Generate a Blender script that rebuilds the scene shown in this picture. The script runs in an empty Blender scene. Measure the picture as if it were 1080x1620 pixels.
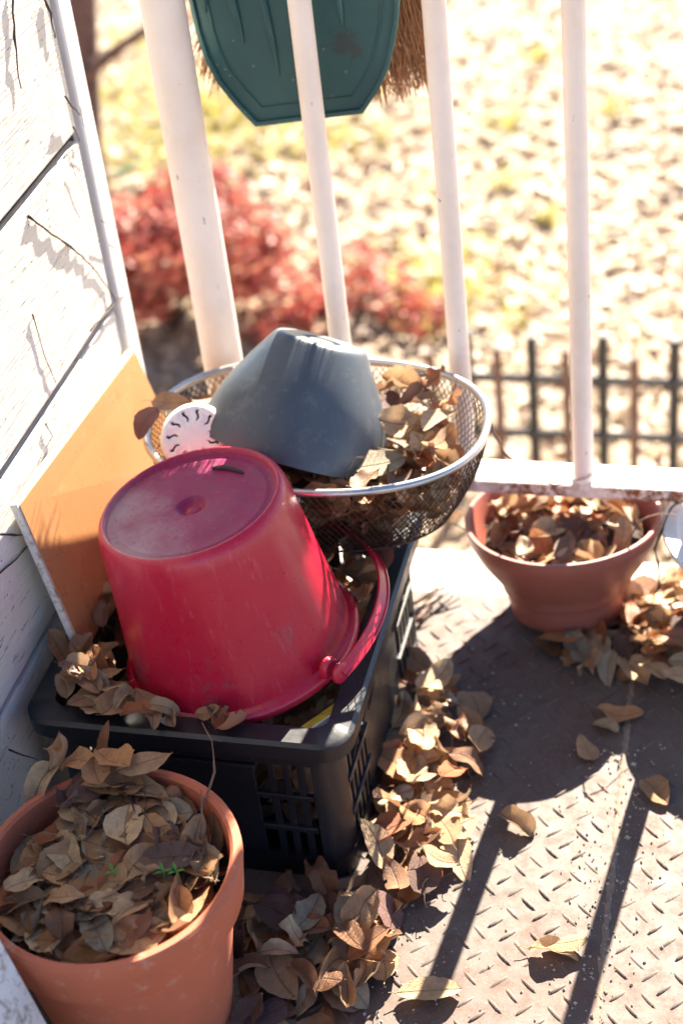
import bpy, math, random
import numpy as np
from mathutils import Vector, Matrix
rad = math.radians
scene = bpy.context.scene

# ------------------------------------------------------------------ camera
F_PX, CX, CY, EYE = 2646.0, 540.0, 810.0, 1.60
def _n(v):
    v = np.asarray(v, float); return v / np.linalg.norm(v)
_down = _n([460.0, 3590.0, F_PX])
_wall = np.array([780.0, -2050.0, F_PX]); _wall = _n(_wall)
_wall = _n(_wall - _down * np.dot(_wall, _down))
_Y, _Z = _wall, -_down
_X = np.cross(_Y, _Z)
ROT = np.stack([_X, _Y, _Z])                 # columns: camera right, down, forward in world axes
EYEP = np.array([0.0, 0.0, EYE])
def ray(p): return ROT @ _n([p[0] - CX, p[1] - CY, F_PX])
def onz(p, z): d = ray(p); return EYEP + d * ((z - EYEP[2]) / d[2])
def ony(p, y): d = ray(p); return EYEP + d * ((y - EYEP[1]) / d[1])
def onx(p, x): d = ray(p); return EYEP + d * ((x - EYEP[0]) / d[0])

cam_data = bpy.data.cameras.new('camera')
cam = bpy.data.objects.new('camera', cam_data)
scene.collection.objects.link(cam)
cam_data.sensor_fit = 'AUTO'; cam_data.sensor_width = 36.0
cam_data.lens = F_PX / 1620.0 * 36.0
r, d, f = ROT[:, 0], ROT[:, 1], ROT[:, 2]
cam.matrix_world = Matrix(((r[0], -d[0], -f[0], 0), (r[1], -d[1], -f[1], 0), (r[2], -d[2], -f[2], EYE), (0, 0, 0, 1)))
cam_data.clip_start = 0.05; cam_data.clip_end = 600
cam_data.dof.use_dof = True
cam_data.dof.focus_distance = 1.93
cam_data.dof.aperture_fstop = 2.75
scene.camera = cam

# ------------------------------------------------------------------ light
SUN_AZ = (0.118, 0.993)                      # horizontal direction towards the sun
SUN_EL = rad(31.5)
world = bpy.data.worlds.new('World'); scene.world = world; world.use_nodes = True
wn = world.node_tree.nodes; wl = world.node_tree.links
bg = wn['Background']
sky = wn.new('ShaderNodeTexSky'); sky.sky_type = 'NISHITA'; sky.sun_disc = False
sky.sun_elevation = SUN_EL; sky.sun_rotation = math.atan2(SUN_AZ[0], SUN_AZ[1])
sky.air_density = 1.0; sky.dust_density = 0.2; sky.ozone_density = 3.6; sky.altitude = 3500
wl.new(sky.outputs[0], bg.inputs[0]); bg.inputs[1].default_value = 0.052
sd = bpy.data.lights.new('sun', 'SUN'); sd.energy = 5.0; sd.angle = rad(0.4); sd.color = (1.0, 0.895, 0.74)
sun = bpy.data.objects.new('sun', sd); scene.collection.objects.link(sun)
to_sun = Vector((SUN_AZ[0] * math.cos(SUN_EL), SUN_AZ[1] * math.cos(SUN_EL), math.sin(SUN_EL)))
sun.rotation_euler = to_sun.to_track_quat('Z', 'Y').to_euler(); sun.location = (1, 6, 5)
scene.view_settings.view_transform = 'Standard'; scene.view_settings.look = 'None'
scene.view_settings.exposure = 2.72; scene.view_settings.gamma = 1.0
scene.view_settings.use_curve_mapping = False

# ------------------------------------------------------------------ helpers
COL = scene.collection
R = random.Random(7)

class MB:
    """collects shapes, then links them as one mesh object"""
    def __init__(s): s.v = []; s.f = []
    def add(s, vs, fs):
        b = len(s.v); s.v += [tuple(map(float, v)) for v in vs]; s.f += [tuple(b + i for i in q) for q in fs]; return s
    def box(s, lo, hi, M=None):
        x0, y0, z0 = lo; x1, y1, z1 = hi
        vs = [(x0, y0, z0), (x1, y0, z0), (x1, y1, z0), (x0, y1, z0), (x0, y0, z1), (x1, y0, z1), (x1, y1, z1), (x0, y1, z1)]
        if M is not None: vs = [M @ Vector(v) for v in vs]
        return s.add(vs, [(0, 3, 2, 1), (4, 5, 6, 7), (0, 1, 5, 4), (1, 2, 6, 5), (2, 3, 7, 6), (3, 0, 4, 7)])
    def tube(s, pts, rs, n=6, cap=True):
        pts = [np.asarray(p, float) for p in pts]
        if not hasattr(rs, '__len__'): rs = [rs] * len(pts)
        t0 = _n(pts[1] - pts[0]); up = np.array([0, 0, 1.]) if abs(t0[2]) < .9 else np.array([1., 0, 0])
        u = _n(np.cross(up, t0)); vs = []; fs = []
        for i, p in enumerate(pts):
            t = _n(pts[min(i + 1, len(pts) - 1)] - pts[max(i - 1, 0)])
            u = _n(u - t * np.dot(u, t)); w = np.cross(t, u)
            for k in range(n):
                a = 2 * math.pi * k / n; vs.append(p + rs[i] * (u * math.cos(a) + w * math.sin(a)))
        for i in range(len(pts) - 1):
            for k in range(n):
                k2 = (k + 1) % n; fs.append((i * n + k, i * n + k2, (i + 1) * n + k2, (i + 1) * n + k))
        if cap: fs += [tuple(range(n))[::-1], tuple(range((len(pts) - 1) * n, len(pts) * n))]
        return s.add(vs, fs)
    def ring(s, pts, rs, n=8):
        """closed tube"""
        pts = [np.asarray(p, float) for p in pts]; m = len(pts); vs = []; fs = []
        for i, p in enumerate(pts):
            t = _n(pts[(i + 1) % m] - pts[i - 1]); u = _n(np.cross([0, 0, 1.], t)); w = np.cross(t, u)
            for k in range(n):
                a = 2 * math.pi * k / n; vs.append(p + rs * (u * math.cos(a) + w * math.sin(a)))
        for i in range(m):
            j = (i + 1) % m
            for k in range(n):
                k2 = (k + 1) % n; fs.append((i * n + k, i * n + k2, j * n + k2, j * n + k))
        return s.add(vs, fs)
    def lathe(s, prof, n=64, M=None, sec=None):
        """prof: list of (r, z); r = 0 closes; sec(a) scales the radius"""
        vs = []; fs = []; rows = []
        for (rr, z) in prof:
            if rr < 1e-6: rows.append([len(vs)]); vs.append((0, 0, z))
            else:
                row = []
                for k in range(n):
                    a = 2 * math.pi * k / n; q = rr * (sec(a) if sec else 1)
                    row.append(len(vs)); vs.append((q * math.cos(a), q * math.sin(a), z))
                rows.append(row)
        for A, B in zip(rows, rows[1:]):
            for k in range(n):
                k2 = (k + 1) % n
                if len(A) == 1 and len(B) == 1: continue
                if len(A) == 1: fs.append((A[0], B[k2], B[k]))
                elif len(B) == 1: fs.append((A[k], A[k2], B[0]))
                else: fs.append((A[k], A[k2], B[k2], B[k]))
        if M is not None: vs = [M @ Vector(v) for v in vs]
        return s.add(vs, fs)
    def prism(s, poly, axis_vec, M=None):
        """extrude a planar polygon (3-D points) along axis_vec"""
        n = len(poly); a = np.asarray(axis_vec, float)
        vs = [np.asarray(p, float) for p in poly]; vs += [p + a for p in vs]
        fs = [tuple(range(n))[::-1], tuple(range(n, 2 * n))] + [(i, (i + 1) % n, n + (i + 1) % n, n + i) for i in range(n)]
        if M is not None: vs = [M @ Vector(v) for v in vs]
        return s.add(vs, fs)
    def build(s, name, m, parent=None, smooth=False, bevel=0.0, seg=2, origin=None):
        me = bpy.data.meshes.new(name)
        o3 = np.array(origin if origin is not None else (0, 0, 0), float)
        me.from_pydata([tuple(np.asarray(v) - o3) for v in s.v], [], s.f)
        o = bpy.data.objects.new(name, me); COL.objects.link(o)
        o.location = tuple(o3)
        if parent is not None:
            o.parent = parent
            o.matrix_parent_inverse = world_of(parent).inverted()
        if m is not None: me.materials.append(m)
        me.update()
        if smooth == 'auto':
            me.polygons.foreach_set('use_smooth', [True] * len(me.polygons))
            try: me.set_sharp_from_angle(angle=rad(38))
            except Exception: pass
        elif smooth: me.polygons.foreach_set('use_smooth', [True] * len(me.polygons))
        if bevel > 0:
            b = o.modifiers.new('bevel', 'BEVEL'); b.width = bevel; b.segments = seg; b.limit_method = 'ANGLE'; b.angle_limit = rad(35)
        return o

def world_of(o):
    m = o.matrix_basis.copy()
    while o.parent is not None:
        m = o.parent.matrix_basis @ o.matrix_parent_inverse @ m if False else (world_of(o.parent) @ o.matrix_parent_inverse @ m)
        return m
    return m
def thing(name, loc=(0, 0, 0)):
    o = bpy.data.objects.new(name, None); COL.objects.link(o); o.location = loc; o.empty_display_size = .05; return o
def tag(o, label, cat, group=None):
    o['label'] = label; o['category'] = cat
    if group: o['group'] = group
    return o
def structure(o): o['kind'] = 'structure'; return o
def stuff(o): o['kind'] = 'stuff'; return o

# ------------------------------------------------------------------ materials
class G:
    """small node-graph helper"""
    def __init__(s, name):
        s.m = bpy.data.materials.new(name); s.m.use_nodes = True
        s.t = s.m.node_tree; s.b = s.t.nodes['Principled BSDF']; s.out = s.t.nodes['Material Output']
        s.coord = s.t.nodes.new('ShaderNodeTexCoord')
    def node(s, typ, **kw):
        n = s.t.nodes.new(typ)
        for k, v in kw.items(): setattr(n, k, v)
        return n
    def link(s, a, b): s.t.links.new(a, b)
    def setin(s, n, i, v):
        if hasattr(v, 'is_output'): s.link(v, n.inputs[i])
        else: n.inputs[i].default_value = v
    def pos(s, scale=(1, 1, 1), rot=(0, 0, 0), src='Object', vec=None):
        mp = s.node('ShaderNodeMapping'); mp.inputs['Scale'].default_value = scale; mp.inputs['Rotation'].default_value = rot
        s.link(vec if vec is not None else s.coord.outputs[src], mp.inputs[0]); return mp.outputs[0]
    def noise(s, scale, detail=4, rough=.6, vec=None, dist=0.0):
        n = s.node('ShaderNodeTexNoise'); n.inputs['Scale'].default_value = scale; n.inputs['Detail'].default_value = detail
        n.inputs['Roughness'].default_value = rough; n.inputs['Distortion'].default_value = dist
        s.link(vec if vec is not None else s.coord.outputs['Object'], n.inputs['Vector']); return n.outputs['Fac']
    def voro(s, scale, feature='F1', vec=None, out='Distance', rnd=1.0):
        n = s.node('ShaderNodeTexVoronoi', feature=feature); n.inputs['Scale'].default_value = scale; n.inputs['Randomness'].default_value = rnd
        s.link(vec if vec is not None else s.coord.outputs['Object'], n.inputs['Vector']); return n.outputs[out]
    def ramp(s, fac, stops):
        n = s.node('ShaderNodeValToRGB'); e = n.color_ramp.elements
        while len(e) < len(stops): e.new(.5)
        for el, (p, c) in zip(e, stops):
            el.position = p; el.color = (c, c, c, 1) if not hasattr(c, '__len__') else (*c, 1)
        s.setin(n, 0, fac); return n.outputs[0]
    def mix(s, fac, a, b, mode='MIX'):
        n = s.node('ShaderNodeMix', data_type='RGBA', blend_type=mode)
        s.setin(n, 0, fac)
        for i, v in ((6, a), (7, b)):
            if hasattr(v, '__len__') and len(v) == 3: v = (*v, 1)
            s.setin(n, i, v)
        return n.outputs[2]
    def math(s, op, a, b=0.0, c=None):
        n = s.node('ShaderNodeMath', operation=op); s.setin(n, 0, a); s.setin(n, 1, b)
        if c is not None: s.setin(n, 2, c)
        return n.outputs[0]
    def bump(s, h, strength=.3, dist=.002, normal=None):
        n = s.node('ShaderNodeBump'); n.inputs['Strength'].default_value = strength; n.inputs['Distance'].default_value = dist
        s.link(h, n.inputs['Height'])
        if normal is not None: s.link(normal, n.inputs['Normal'])
        return n.outputs[0]
    def set(s, color=None, rough=None, normal=None, metal=None, spec=None):
        for k, v in (('Base Color', color), ('Roughness', rough), ('Metallic', metal), ('Specular IOR Level', spec)):
            if v is None: continue
            if hasattr(v, '__len__') and not hasattr(v, 'is_output') and len(v) == 3: v = (*v, 1)
            s.setin(s.b, k, v)
        if normal is not None: s.link(normal, s.b.inputs['Normal'])
        return s.m

def plain(name, col, rough=.5, var=.25, scale=30, metal=0.0, bump=.15, spec=None):
    g = G(name); n = g.noise(scale, 6)
    c = g.mix(g.ramp(n, [(.3, 0), (.75, 1)]), tuple(x * (1 - var) for x in col), tuple(min(1, x * (1 + var)) for x in col))
    return g.set(c, rough, g.bump(g.noise(scale * 8, 3), bump, .001), metal, spec)

def white_paint(name, col=(.86, .76, .67), rust=0.0):
    g = G(name)
    n1 = g.noise(9, 6, .65); n2 = g.noise(60, 5, .7)
    c = g.mix(g.ramp(n1, [(.42, 0), (.72, .55)]), col, (col[0] * .86, col[1] * .78, col[2] * .70))
    specks = g.ramp(g.noise(95, 3, .8, vec=g.pos((1, 1, .45))), [(.69, 0), (.73, 1)])
    c = g.mix(specks, c, (.16, .13, .11))
    chips = g.ramp(g.noise(24, 4, .7, vec=g.pos((1, 1, .35))), [(.685, 0), (.70, .8)])
    c = g.mix(chips, c, (.30, .20, .15))
    if rust:
        m = g.math('MULTIPLY', g.ramp(g.noise(8, 3, .5), [(.40, 0), (.54, 1)]), g.ramp(g.noise(60, 6, .75), [(.42, 0), (.53, 1)]))
        side = g.node('ShaderNodeSeparateXYZ'); g.link(g.node('ShaderNodeNewGeometry').outputs['Normal'], side.inputs[0])
        m = g.math('MULTIPLY', m, g.ramp(g.math('MULTIPLY', side.outputs[1], -1.0), [(.2, .12), (.7, 1)]))
        c = g.mix(g.math('MULTIPLY', m, rust), c, g.mix(n2, (.09, .02, .008), (.33, .10, .03)))
    return g.set(c, g.ramp(n2, [(.3, .38), (.7, .6)]), g.bump(n2, .22, .0015))

def mat_siding():
    g = G('painted_siding')
    # embossed wood grain runs along the board (Y)
    fine = g.noise(330, 3, .55, vec=g.pos((1, .035, 1)), dist=.2)
    mid = g.noise(120, 3, .6, vec=g.pos((1, .05, 1)), dist=.5)
    big = g.noise(7, 5)
    c = g.mix(g.ramp(big, [(.3, 0), (.8, 1)]), (.83, .78, .69), (.72, .67, .58))
    cracks = g.ramp(g.noise(210, 3, .65, vec=g.pos((1, .11, 1))), [(.33, 1), (.385, 0)])
    patch = g.ramp(g.noise(9, 3, .5), [(.36, .12), (.60, 1)])
    c = g.mix(g.math('MULTIPLY', cracks, patch), c, (.20, .17, .15))
    sp = g.ramp(g.voro(95), [(.10, 1), (.17, 0)])
    sp = g.math('MULTIPLY', sp, g.ramp(g.noise(11, 5, .7), [(.50, 0), (.58, 1)]))
    c = g.mix(sp, c, (.07, .065, .06))
    h = g.math('ADD', g.ramp(fine, [(.35, 0), (.62, 1)]), g.math('MULTIPLY', mid, 1.1))
    return g.set(c, .55, g.bump(h, .5, .0022))

LEAFCOL = {'tan': (.52, .30, .15), 'buff': (.62, .42, .235), 'chestnut': (.30, .14, .068), 'rust': (.42, .13, .045), 'purple brown': (.17, .085, .075),
           'olive grey': (.36, .29, .19), 'orange brown': (.52, .26, .11), 'dark brown': (.135, .075, .055)}
def leaf_mat(name, base, bright=1.0, pal=None):
    """base: one colour for single leaves, None for litter (colour picked per leaf)"""
    g = G(name); per_object = base is not None; b = bright
    rnd = g.node('ShaderNodeObjectInfo').outputs['Random'] if per_object else g.node('ShaderNodeNewGeometry').outputs['Random Per Island']
    if per_object:
        col = g.mix(rnd, tuple(x * .78 for x in base), tuple(x * 1.25 for x in base))
    else:
        pal = pal or [LEAFCOL[k] for k in ('tan', 'chestnut', 'buff', 'dark brown', 'orange brown', 'rust', 'tan', 'olive grey', 'buff', 'purple brown')]
        col = g.ramp(rnd, [(i / (len(pal) - 1), tuple(x * b for x in c)) for i, c in enumerate(pal)])
    uv = g.coord.outputs['UV']
    sx = g.node('ShaderNodeSeparateXYZ'); g.link(uv, sx.inputs[0])
    ax = g.math('ABSOLUTE', g.math('SUBTRACT', sx.outputs[0], .5))
    rib = g.ramp(ax, [(.008, 1), (.02, 0)])
    t = g.math('SUBTRACT', sx.outputs[1], g.math('MULTIPLY', ax, .85))
    fr = g.math('ABSOLUTE', g.math('SUBTRACT', g.math('FRACT', g.math('MULTIPLY', t, 9.0)), .5))
    lat = g.math('MULTIPLY', g.ramp(fr, [(.44, 0), (.49, 1)]), g.ramp(ax, [(.0, 1), (.24, .25)]))
    vein = g.math('MAXIMUM', rib, g.math('MULTIPLY', lat, .7))
    off = g.node('ShaderNodeVectorMath', operation='ADD'); g.link(g.coord.outputs['Object'], off.inputs[0])
    cmb = g.node('ShaderNodeCombineXYZ'); g.link(g.math('MULTIPLY', rnd, 37.0), cmb.inputs[0]); g.link(g.math('MULTIPLY', rnd, 91.0), cmb.inputs[1])
    g.link(cmb.outputs[0], off.inputs[1])
    sc = 5.5 if per_object else 60
    bl = g.noise(sc, 5, .65, vec=off.outputs[0]); fine = g.noise(sc * 6, 4, .7, vec=off.outputs[0])
    col = g.mix(g.ramp(bl, [(.36, 0), (.7, .8)]), col, g.mix(.5, col, (.08, .045, .035)))
    col = g.mix(g.ramp(fine, [(.62, 0), (.72, .6)]), col, (.07, .04, .03))
    col = g.mix(g.math('MULTIPLY', vein, .5), col, (.10, .055, .035))
    bk = g.node('ShaderNodeNewGeometry').outputs['Backfacing']
    col = g.mix(g.math('MULTIPLY', bk, .35), col, (.36 * b, .27 * b, .19 * b))
    nrm = g.bump(g.math('ADD', g.math('MULTIPLY', vein, -1.0), g.math('MULTIPLY', fine, .9)), .45, .0012 if not per_object else .02)
    g.set(col, g.ramp(fine, [(.3, .42), (.7, .68)]), nrm, spec=.35)
    tr = g.node('ShaderNodeBsdfTranslucent'); g.link(g.mix(.3, col, (.38, .15, .05)), tr.inputs[0])
    ms = g.node('ShaderNodeMixShader'); ms.inputs[0].default_value = .22
    g.link(g.b.outputs[0], ms.inputs[1]); g.link(tr.outputs[0], ms.inputs[2]); g.link(ms.outputs[0], g.out.inputs[0])
    return g.m

def foliage_mat(name, stops, trans=.3):
    g = G(name); rnd = g.node('ShaderNodeNewGeometry').outputs['Random Per Island']
    col = g.ramp(rnd, stops); g.set(col, .55)
    tr = g.node('ShaderNodeBsdfTranslucent'); g.link(col, tr.inputs[0])
    ms = g.node('ShaderNodeMixShader'); ms.inputs[0].default_value = trans
    g.link(g.b.outputs[0], ms.inputs[1]); g.link(tr.outputs[0], ms.inputs[2]); g.link(ms.outputs[0], g.out.inputs[0])
    return g.m

def mat_plate():
    g = G('rusty_checker_plate')
    n1 = g.noise(7, 6, .65); n2 = g.noise(40, 6, .7); n3 = g.noise(420, 3, .6)
    c = g.mix(g.ramp(n1, [(.35, 0), (.68, 1)]), (.100, .074, .060), (.128, .095, .076))
    c = g.mix(g.ramp(n2, [(.5, 0), (.68, .75)]), c, (.090, .058, .045))
    c = g.mix(g.ramp(g.noise(3.2, 5, .6), [(.48, 0), (.62, .6)]), c, (.115, .052, .032))
    c = g.mix(g.ramp(n3, [(.36, .55), (.46, 0)]), c, (.05, .038, .035))
    c = g.mix(g.ramp(g.noise(260, 2, .5), [(.62, 0), (.70, .5)]), c, (.22, .18, .145))
    return g.set(c, g.ramp(n2, [(.3, .5), (.7, .78)]), g.bump(g.math('ADD', n2, g.math('MULTIPLY', n3, .5)), .3, .0012), spec=.4)

def mat_bucket():
    g = G('red_plastic')
    sx = g.node('ShaderNodeSeparateXYZ'); g.link(g.coord.outputs['Object'], sx.inputs[0])
    base = g.mix(g.noise(5, 4), (.49, .008, .036), (.37, .007, .030))
    scr = g.ramp(g.noise(22, 5, .7, vec=g.pos((6, 6, .35))), [(.57, 0), (.72, .55)])
    base = g.mix(scr, base, (.55, .07, .10))
    # dusty underside (now on top); purple shade and sky sheen painted into it
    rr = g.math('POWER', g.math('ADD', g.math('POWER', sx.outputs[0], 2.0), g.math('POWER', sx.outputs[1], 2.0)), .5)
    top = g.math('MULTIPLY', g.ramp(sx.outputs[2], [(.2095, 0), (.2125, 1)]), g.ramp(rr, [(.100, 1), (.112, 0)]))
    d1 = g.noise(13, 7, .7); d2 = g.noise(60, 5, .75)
    dust_tint = g.mix(g.ramp(d1, [(.38, 0), (.62, 1)]), (.25, .010, .075), (.22, .035, .085))
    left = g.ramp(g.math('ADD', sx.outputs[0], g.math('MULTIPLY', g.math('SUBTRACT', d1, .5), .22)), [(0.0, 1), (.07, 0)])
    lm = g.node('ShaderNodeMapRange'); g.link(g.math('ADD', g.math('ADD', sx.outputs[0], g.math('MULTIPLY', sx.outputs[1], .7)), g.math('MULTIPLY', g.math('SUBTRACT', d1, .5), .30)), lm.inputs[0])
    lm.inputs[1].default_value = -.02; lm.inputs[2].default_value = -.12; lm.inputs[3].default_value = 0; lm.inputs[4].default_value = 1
    dust_tint = g.mix(g.math('MULTIPLY', lm.outputs[0], .8), dust_tint, (.34, .24, .26))
    dust_tint = g.mix(g.ramp(d2, [(.58, 0), (.70, .7)]), dust_tint, (.12, .07, .08))
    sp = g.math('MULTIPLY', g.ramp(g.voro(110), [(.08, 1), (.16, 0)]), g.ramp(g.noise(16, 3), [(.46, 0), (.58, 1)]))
    dust_tint = g.mix(sp, dust_tint, (.05, .03, .035))
    c = g.mix(top, base, dust_tint)
    fine = g.ramp(g.noise(60, 4, .75, vec=g.pos((2.5, 2.5, .12))), [(.60, 0), (.68, .30)])
    c = g.mix(fine, c, (.58, .16, .18))
    mud = g.math('MULTIPLY', g.ramp(g.noise(17, 5, .7), [(.55, 0), (.66, .6)]), g.ramp(sx.outputs[2], [(.05, 1), (.12, 0)]))
    c = g.mix(mud, c, (.20, .07, .09))
    rough = g.mix(top, g.ramp(d2, [(.35, .26), (.75, .44)]), (.55, .55, .55))
    return g.set(c, rough, g.bump(d2, .08, .001), spec=g.math('MULTIPLY_ADD', top, -.28, .5))

def mat_crate():
    g = G('black_plastic')
    dust_tint = g.ramp(g.noise(5, 6, .7), [(.45, 0), (.8, .55)])
    c = g.mix(dust_tint, (.006, .007, .011), (.018, .019, .024))
    sp = g.math('MULTIPLY', g.ramp(g.voro(150), [(.05, 1), (.11, 0)]), g.ramp(g.noise(12, 3), [(.44, 0), (.60, .8)]))
    c = g.mix(sp, c, (.30, .27, .25))
    return g.set(c, g.ramp(g.noise(70, 5), [(.3, .36), (.7, .50)]), g.bump(g.noise(150, 3), .08, .001), spec=.6)

def mat_grey_pot():
    g = G('weathered_grey_plastic')
    st = g.noise(9, 6, .65, vec=g.pos((1, 1, .3))); fine = g.noise(90, 4, .7)
    c = g.mix(g.ramp(st, [(.35, 0), (.75, 1)]), (.036, .052, .072), (.080, .098, .116))
    c = g.mix(g.ramp(fine, [(.60, 0), (.75, .35)]), c, (.20, .21, .21))
    c = g.mix(g.ramp(g.noise(20, 6, .75), [(.56, 0), (.70, .45)]), c, (.17, .18, .18))
    return g.set(c, g.ramp(st, [(.3, .34), (.7, .52)]), g.bump(fine, .12, .001), spec=.5)

def mat_terracotta(name, col, stain=.5, rough=.75):
    g = G(name)
    n1 = g.noise(9, 6, .6); n2 = g.noise(45, 6, .7); n3 = g.noise(300, 3)
    c = g.mix(g.ramp(n1, [(.3, 0), (.75, 1)]), col, tuple(x * .78 for x in col))
    c = g.mix(g.ramp(n2, [(.58, 0), (.74, stain)]), c, (.54, .38, .29))
    c = g.mix(g.ramp(g.noise(26, 5, .7), [(.64, 0), (.72, stain)]), c, (.20, .10, .075))
    return g.set(c, rough, g.bump(g.math('ADD', n3, n2), .18, .001))

def mat_panel():
    g = G('orange_varnished_board')
    n = g.noise(4, 5, .6, vec=g.pos((1, .4, 1))); st = g.noise(30, 5, .7)
    c = g.mix(n, (.54, .27, .115), (.44, .195, .075))
    c = g.mix(g.ramp(st, [(.64, 0), (.74, .5)]), c, (.70, .48, .25))
    c = g.mix(g.ramp(g.noise(40, 3, .6, vec=g.pos((1, 6, .5))), [(.66, 0), (.72, .5)]), c, (.25, .10, .03))
    return g.set(c, g.ramp(st, [(.3, .22), (.75, .42)]), g.bump(st, .06, .001))

def mat_flaky():
    g = G('flaking_white_paint')
    n = g.noise(55, 6, .75); c = g.mix(g.ramp(n, [(.5, 0), (.62, 1)]), (.66, .63, .58), (.30, .24, .19))
    c = g.mix(g.ramp(g.noise(160, 4, .7), [(.6, 0), (.7, .8)]), c, (.16, .12, .10))
    return g.set(c, .7, g.bump(n, .5, .002))

def mat_dustpan():
    g = G('dark_green_plastic')
    n = g.noise(14, 6, .65); c = g.mix(g.ramp(n, [(.35, 0), (.75, 1)]), (.008, .055, .06), (.016, .080, .082))
    sp = g.ramp(g.voro(42), [(.05, 1), (.09, 0)])
    c = g.mix(g.math('MULTIPLY', sp, .3), c, (.35, .38, .36))
    # one worn dark patch
    off = g.node('ShaderNodeVectorMath', operation='DISTANCE'); g.link(g.coord.outputs['Object'], off.inputs[0]); off.inputs[1].default_value = PATCH
    d = g.math('ADD', off.outputs['Value'], g.math('MULTIPLY', g.math('SUBTRACT', g.noise(55, 6, .75), .5), .085))
    c = g.mix(g.ramp(d, [(.016, .85), (.021, 0)]), c, (.02, .028, .03))
    return g.set(c, g.ramp(n, [(.3, .42), (.7, .55)]), g.bump(g.noise(120, 3), .06, .001))

def mat_ground():
    g = G('garden_soil')
    n1 = g.noise(1.4, 6, .65); n2 = g.noise(24, 7, .75)
    c = g.mix(g.ramp(n2, [(.35, 0), (.65, 1)]), (.26, .18, .11), (.52, .41, .28))
    c = g.mix(g.ramp(n1, [(.56, 0), (.68, .8)]), c, (.36, .33, .08))
    return g.set(c, .9, g.bump(n2, .6, .03))

PATCH = tuple(ony((545, 68), 1.985))
M_white = white_paint('white_enamel'); M_rail = white_paint('white_enamel_rusting', rust=1.0)
M_siding = mat_siding(); M_trim = white_paint('trim_paint', (.84, .82, .78))
M_gap = plain('dark_gap_core', (.022, .024, .032), .7)  # near-black wall core that shows in the gaps between siding boards
M_leaves = {k: leaf_mat(k.replace(' ', '_') + '_leaf', c) for k, c in LEAFCOL.items()}; M_litter = leaf_mat('dry_leaf_litter', None)
M_glitter = leaf_mat('garden_leaf_litter', None, 1.0, [(.62, .50, .36), (.50, .36, .22), (.66, .56, .42), (.40, .25, .14), (.60, .46, .30), (.68, .58, .45), (.52, .36, .24), (.63, .52, .34)])
M_plate = mat_plate(); M_weld = plain('sandy_weld', (.21, .155, .115), .85, .3, 120, bump=.6)
M_slab = plain('pale_concrete', (.68, .62, .54), .85, .15, 25, bump=.4)
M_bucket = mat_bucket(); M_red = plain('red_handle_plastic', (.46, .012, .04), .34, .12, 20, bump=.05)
M_crate = mat_crate(); M_grey = mat_grey_pot()
M_terra = mat_terracotta('terracotta', (.50, .132, .062)); M_brownpot = mat_terracotta('brown_plastic_pot', (.34, .10, .066), .15, .42)
M_panel = mat_panel(); M_flaky = mat_flaky()
M_dustpan = mat_dustpan(); M_dgreen = plain('dark_green_rib', (.008, .055, .058), .5, .2, 20)
M_bristle = foliage_mat('coir_bristle', [(0, (.30, .13, .06)), (.5, (.42, .21, .10)), (1, (.16, .07, .035))], .25)
M_wood = plain('broom_wood', (.38, .24, .12), .6, .2, 20)
M_wire = plain('dull_wire', (.10, .062, .045), .45, .3, 60, metal=.7)
M_steel = plain('worn_steel_rim', (.50, .50, .49), .33, .15, 40, metal=.85)
M_cap = plain('white_plastic', (.80, .77, .72), .5, .06, 30); M_dark = plain('cap_inside', (.15, .125, .10), .8)
M_basin = plain('grey_white_plastic', (.62, .63, .62), .45, .08, 20)
M_twig = plain('dark_twig', (.045, .03, .028), .8, .3, 80, bump=.5); M_twig2 = plain('brown_twig', (.16, .085, .06), .8, .3, 80, bump=.5)
M_reed = plain('pale_reed', (.42, .33, .25), .8, .3, 60, bump=.5)
M_black = plain('black_picket', (.018, .018, .02), .6); M_brown = plain('brown_picket', (.11, .06, .045), .75)
M_bark = plain('tree_bark', (.13, .075, .06), .9, .5, 25, bump=.8)
M_hose = plain('green_hose', (.03, .15, .05), .5)
M_ground = mat_ground()
M_redleaf = foliage_mat('red_foliage', [(0, (.40, .085, .07)), (.35, (.52, .15, .11)), (.6, (.28, .05, .045)), (.8, (.56, .24, .16)), (1, (.34, .12, .07))], .3)
M_grass = foliage_mat('garden_grass_blades', [(0, (.26, .27, .035)), (.5, (.44, .40, .07)), (1, (.58, .50, .16))], .4)
M_sprout = foliage_mat('sprout_green', [(0, (.06, .30, .05)), (1, (.10, .38, .08))], .3)
M_sponge = plain('yellow_sponge', (.50, .36, .03), .9, .3, 90, bump=.9)
M_speck = plain('crumbs', (.42, .34, .27), .9, .5, 60)
M_soil = plain('potting_soil', (.045, .03, .022), .95, .5, 90, bump=1.0)

# ------------------------------------------------------------------ the ground, slab and checker plates
GZ = -0.9
def ground():
    n = 60; vs = []; fs = []
    xs = np.concatenate([[-250, -60, -20], np.linspace(-8, 8, n), [20, 60, 250]]); ys = np.concatenate([[-250, -60, -20], np.linspace(-4, 14, n), [30, 80, 250]])
    for y in ys:
        for x in xs: vs.append((x, y, GZ + .02 * math.sin(x * 1.7 + y) + .02 * math.sin(y * 2.3 - x * .6)))
    w = len(xs)
    for j in range(len(ys) - 1):
        for i in range(w - 1): fs.append((j * w + i, j * w + i + 1, (j + 1) * w + i + 1, (j + 1) * w + i))
    m = MB(); m.add(vs, fs); return structure(m.build('garden_ground', M_ground, smooth=True))
ground()
slab = MB().box((-.868, -1.2, GZ - .1), (1.6, 2.012, -.005)).build('landing_slab', M_slab, bevel=.004); structure(slab)

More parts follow.
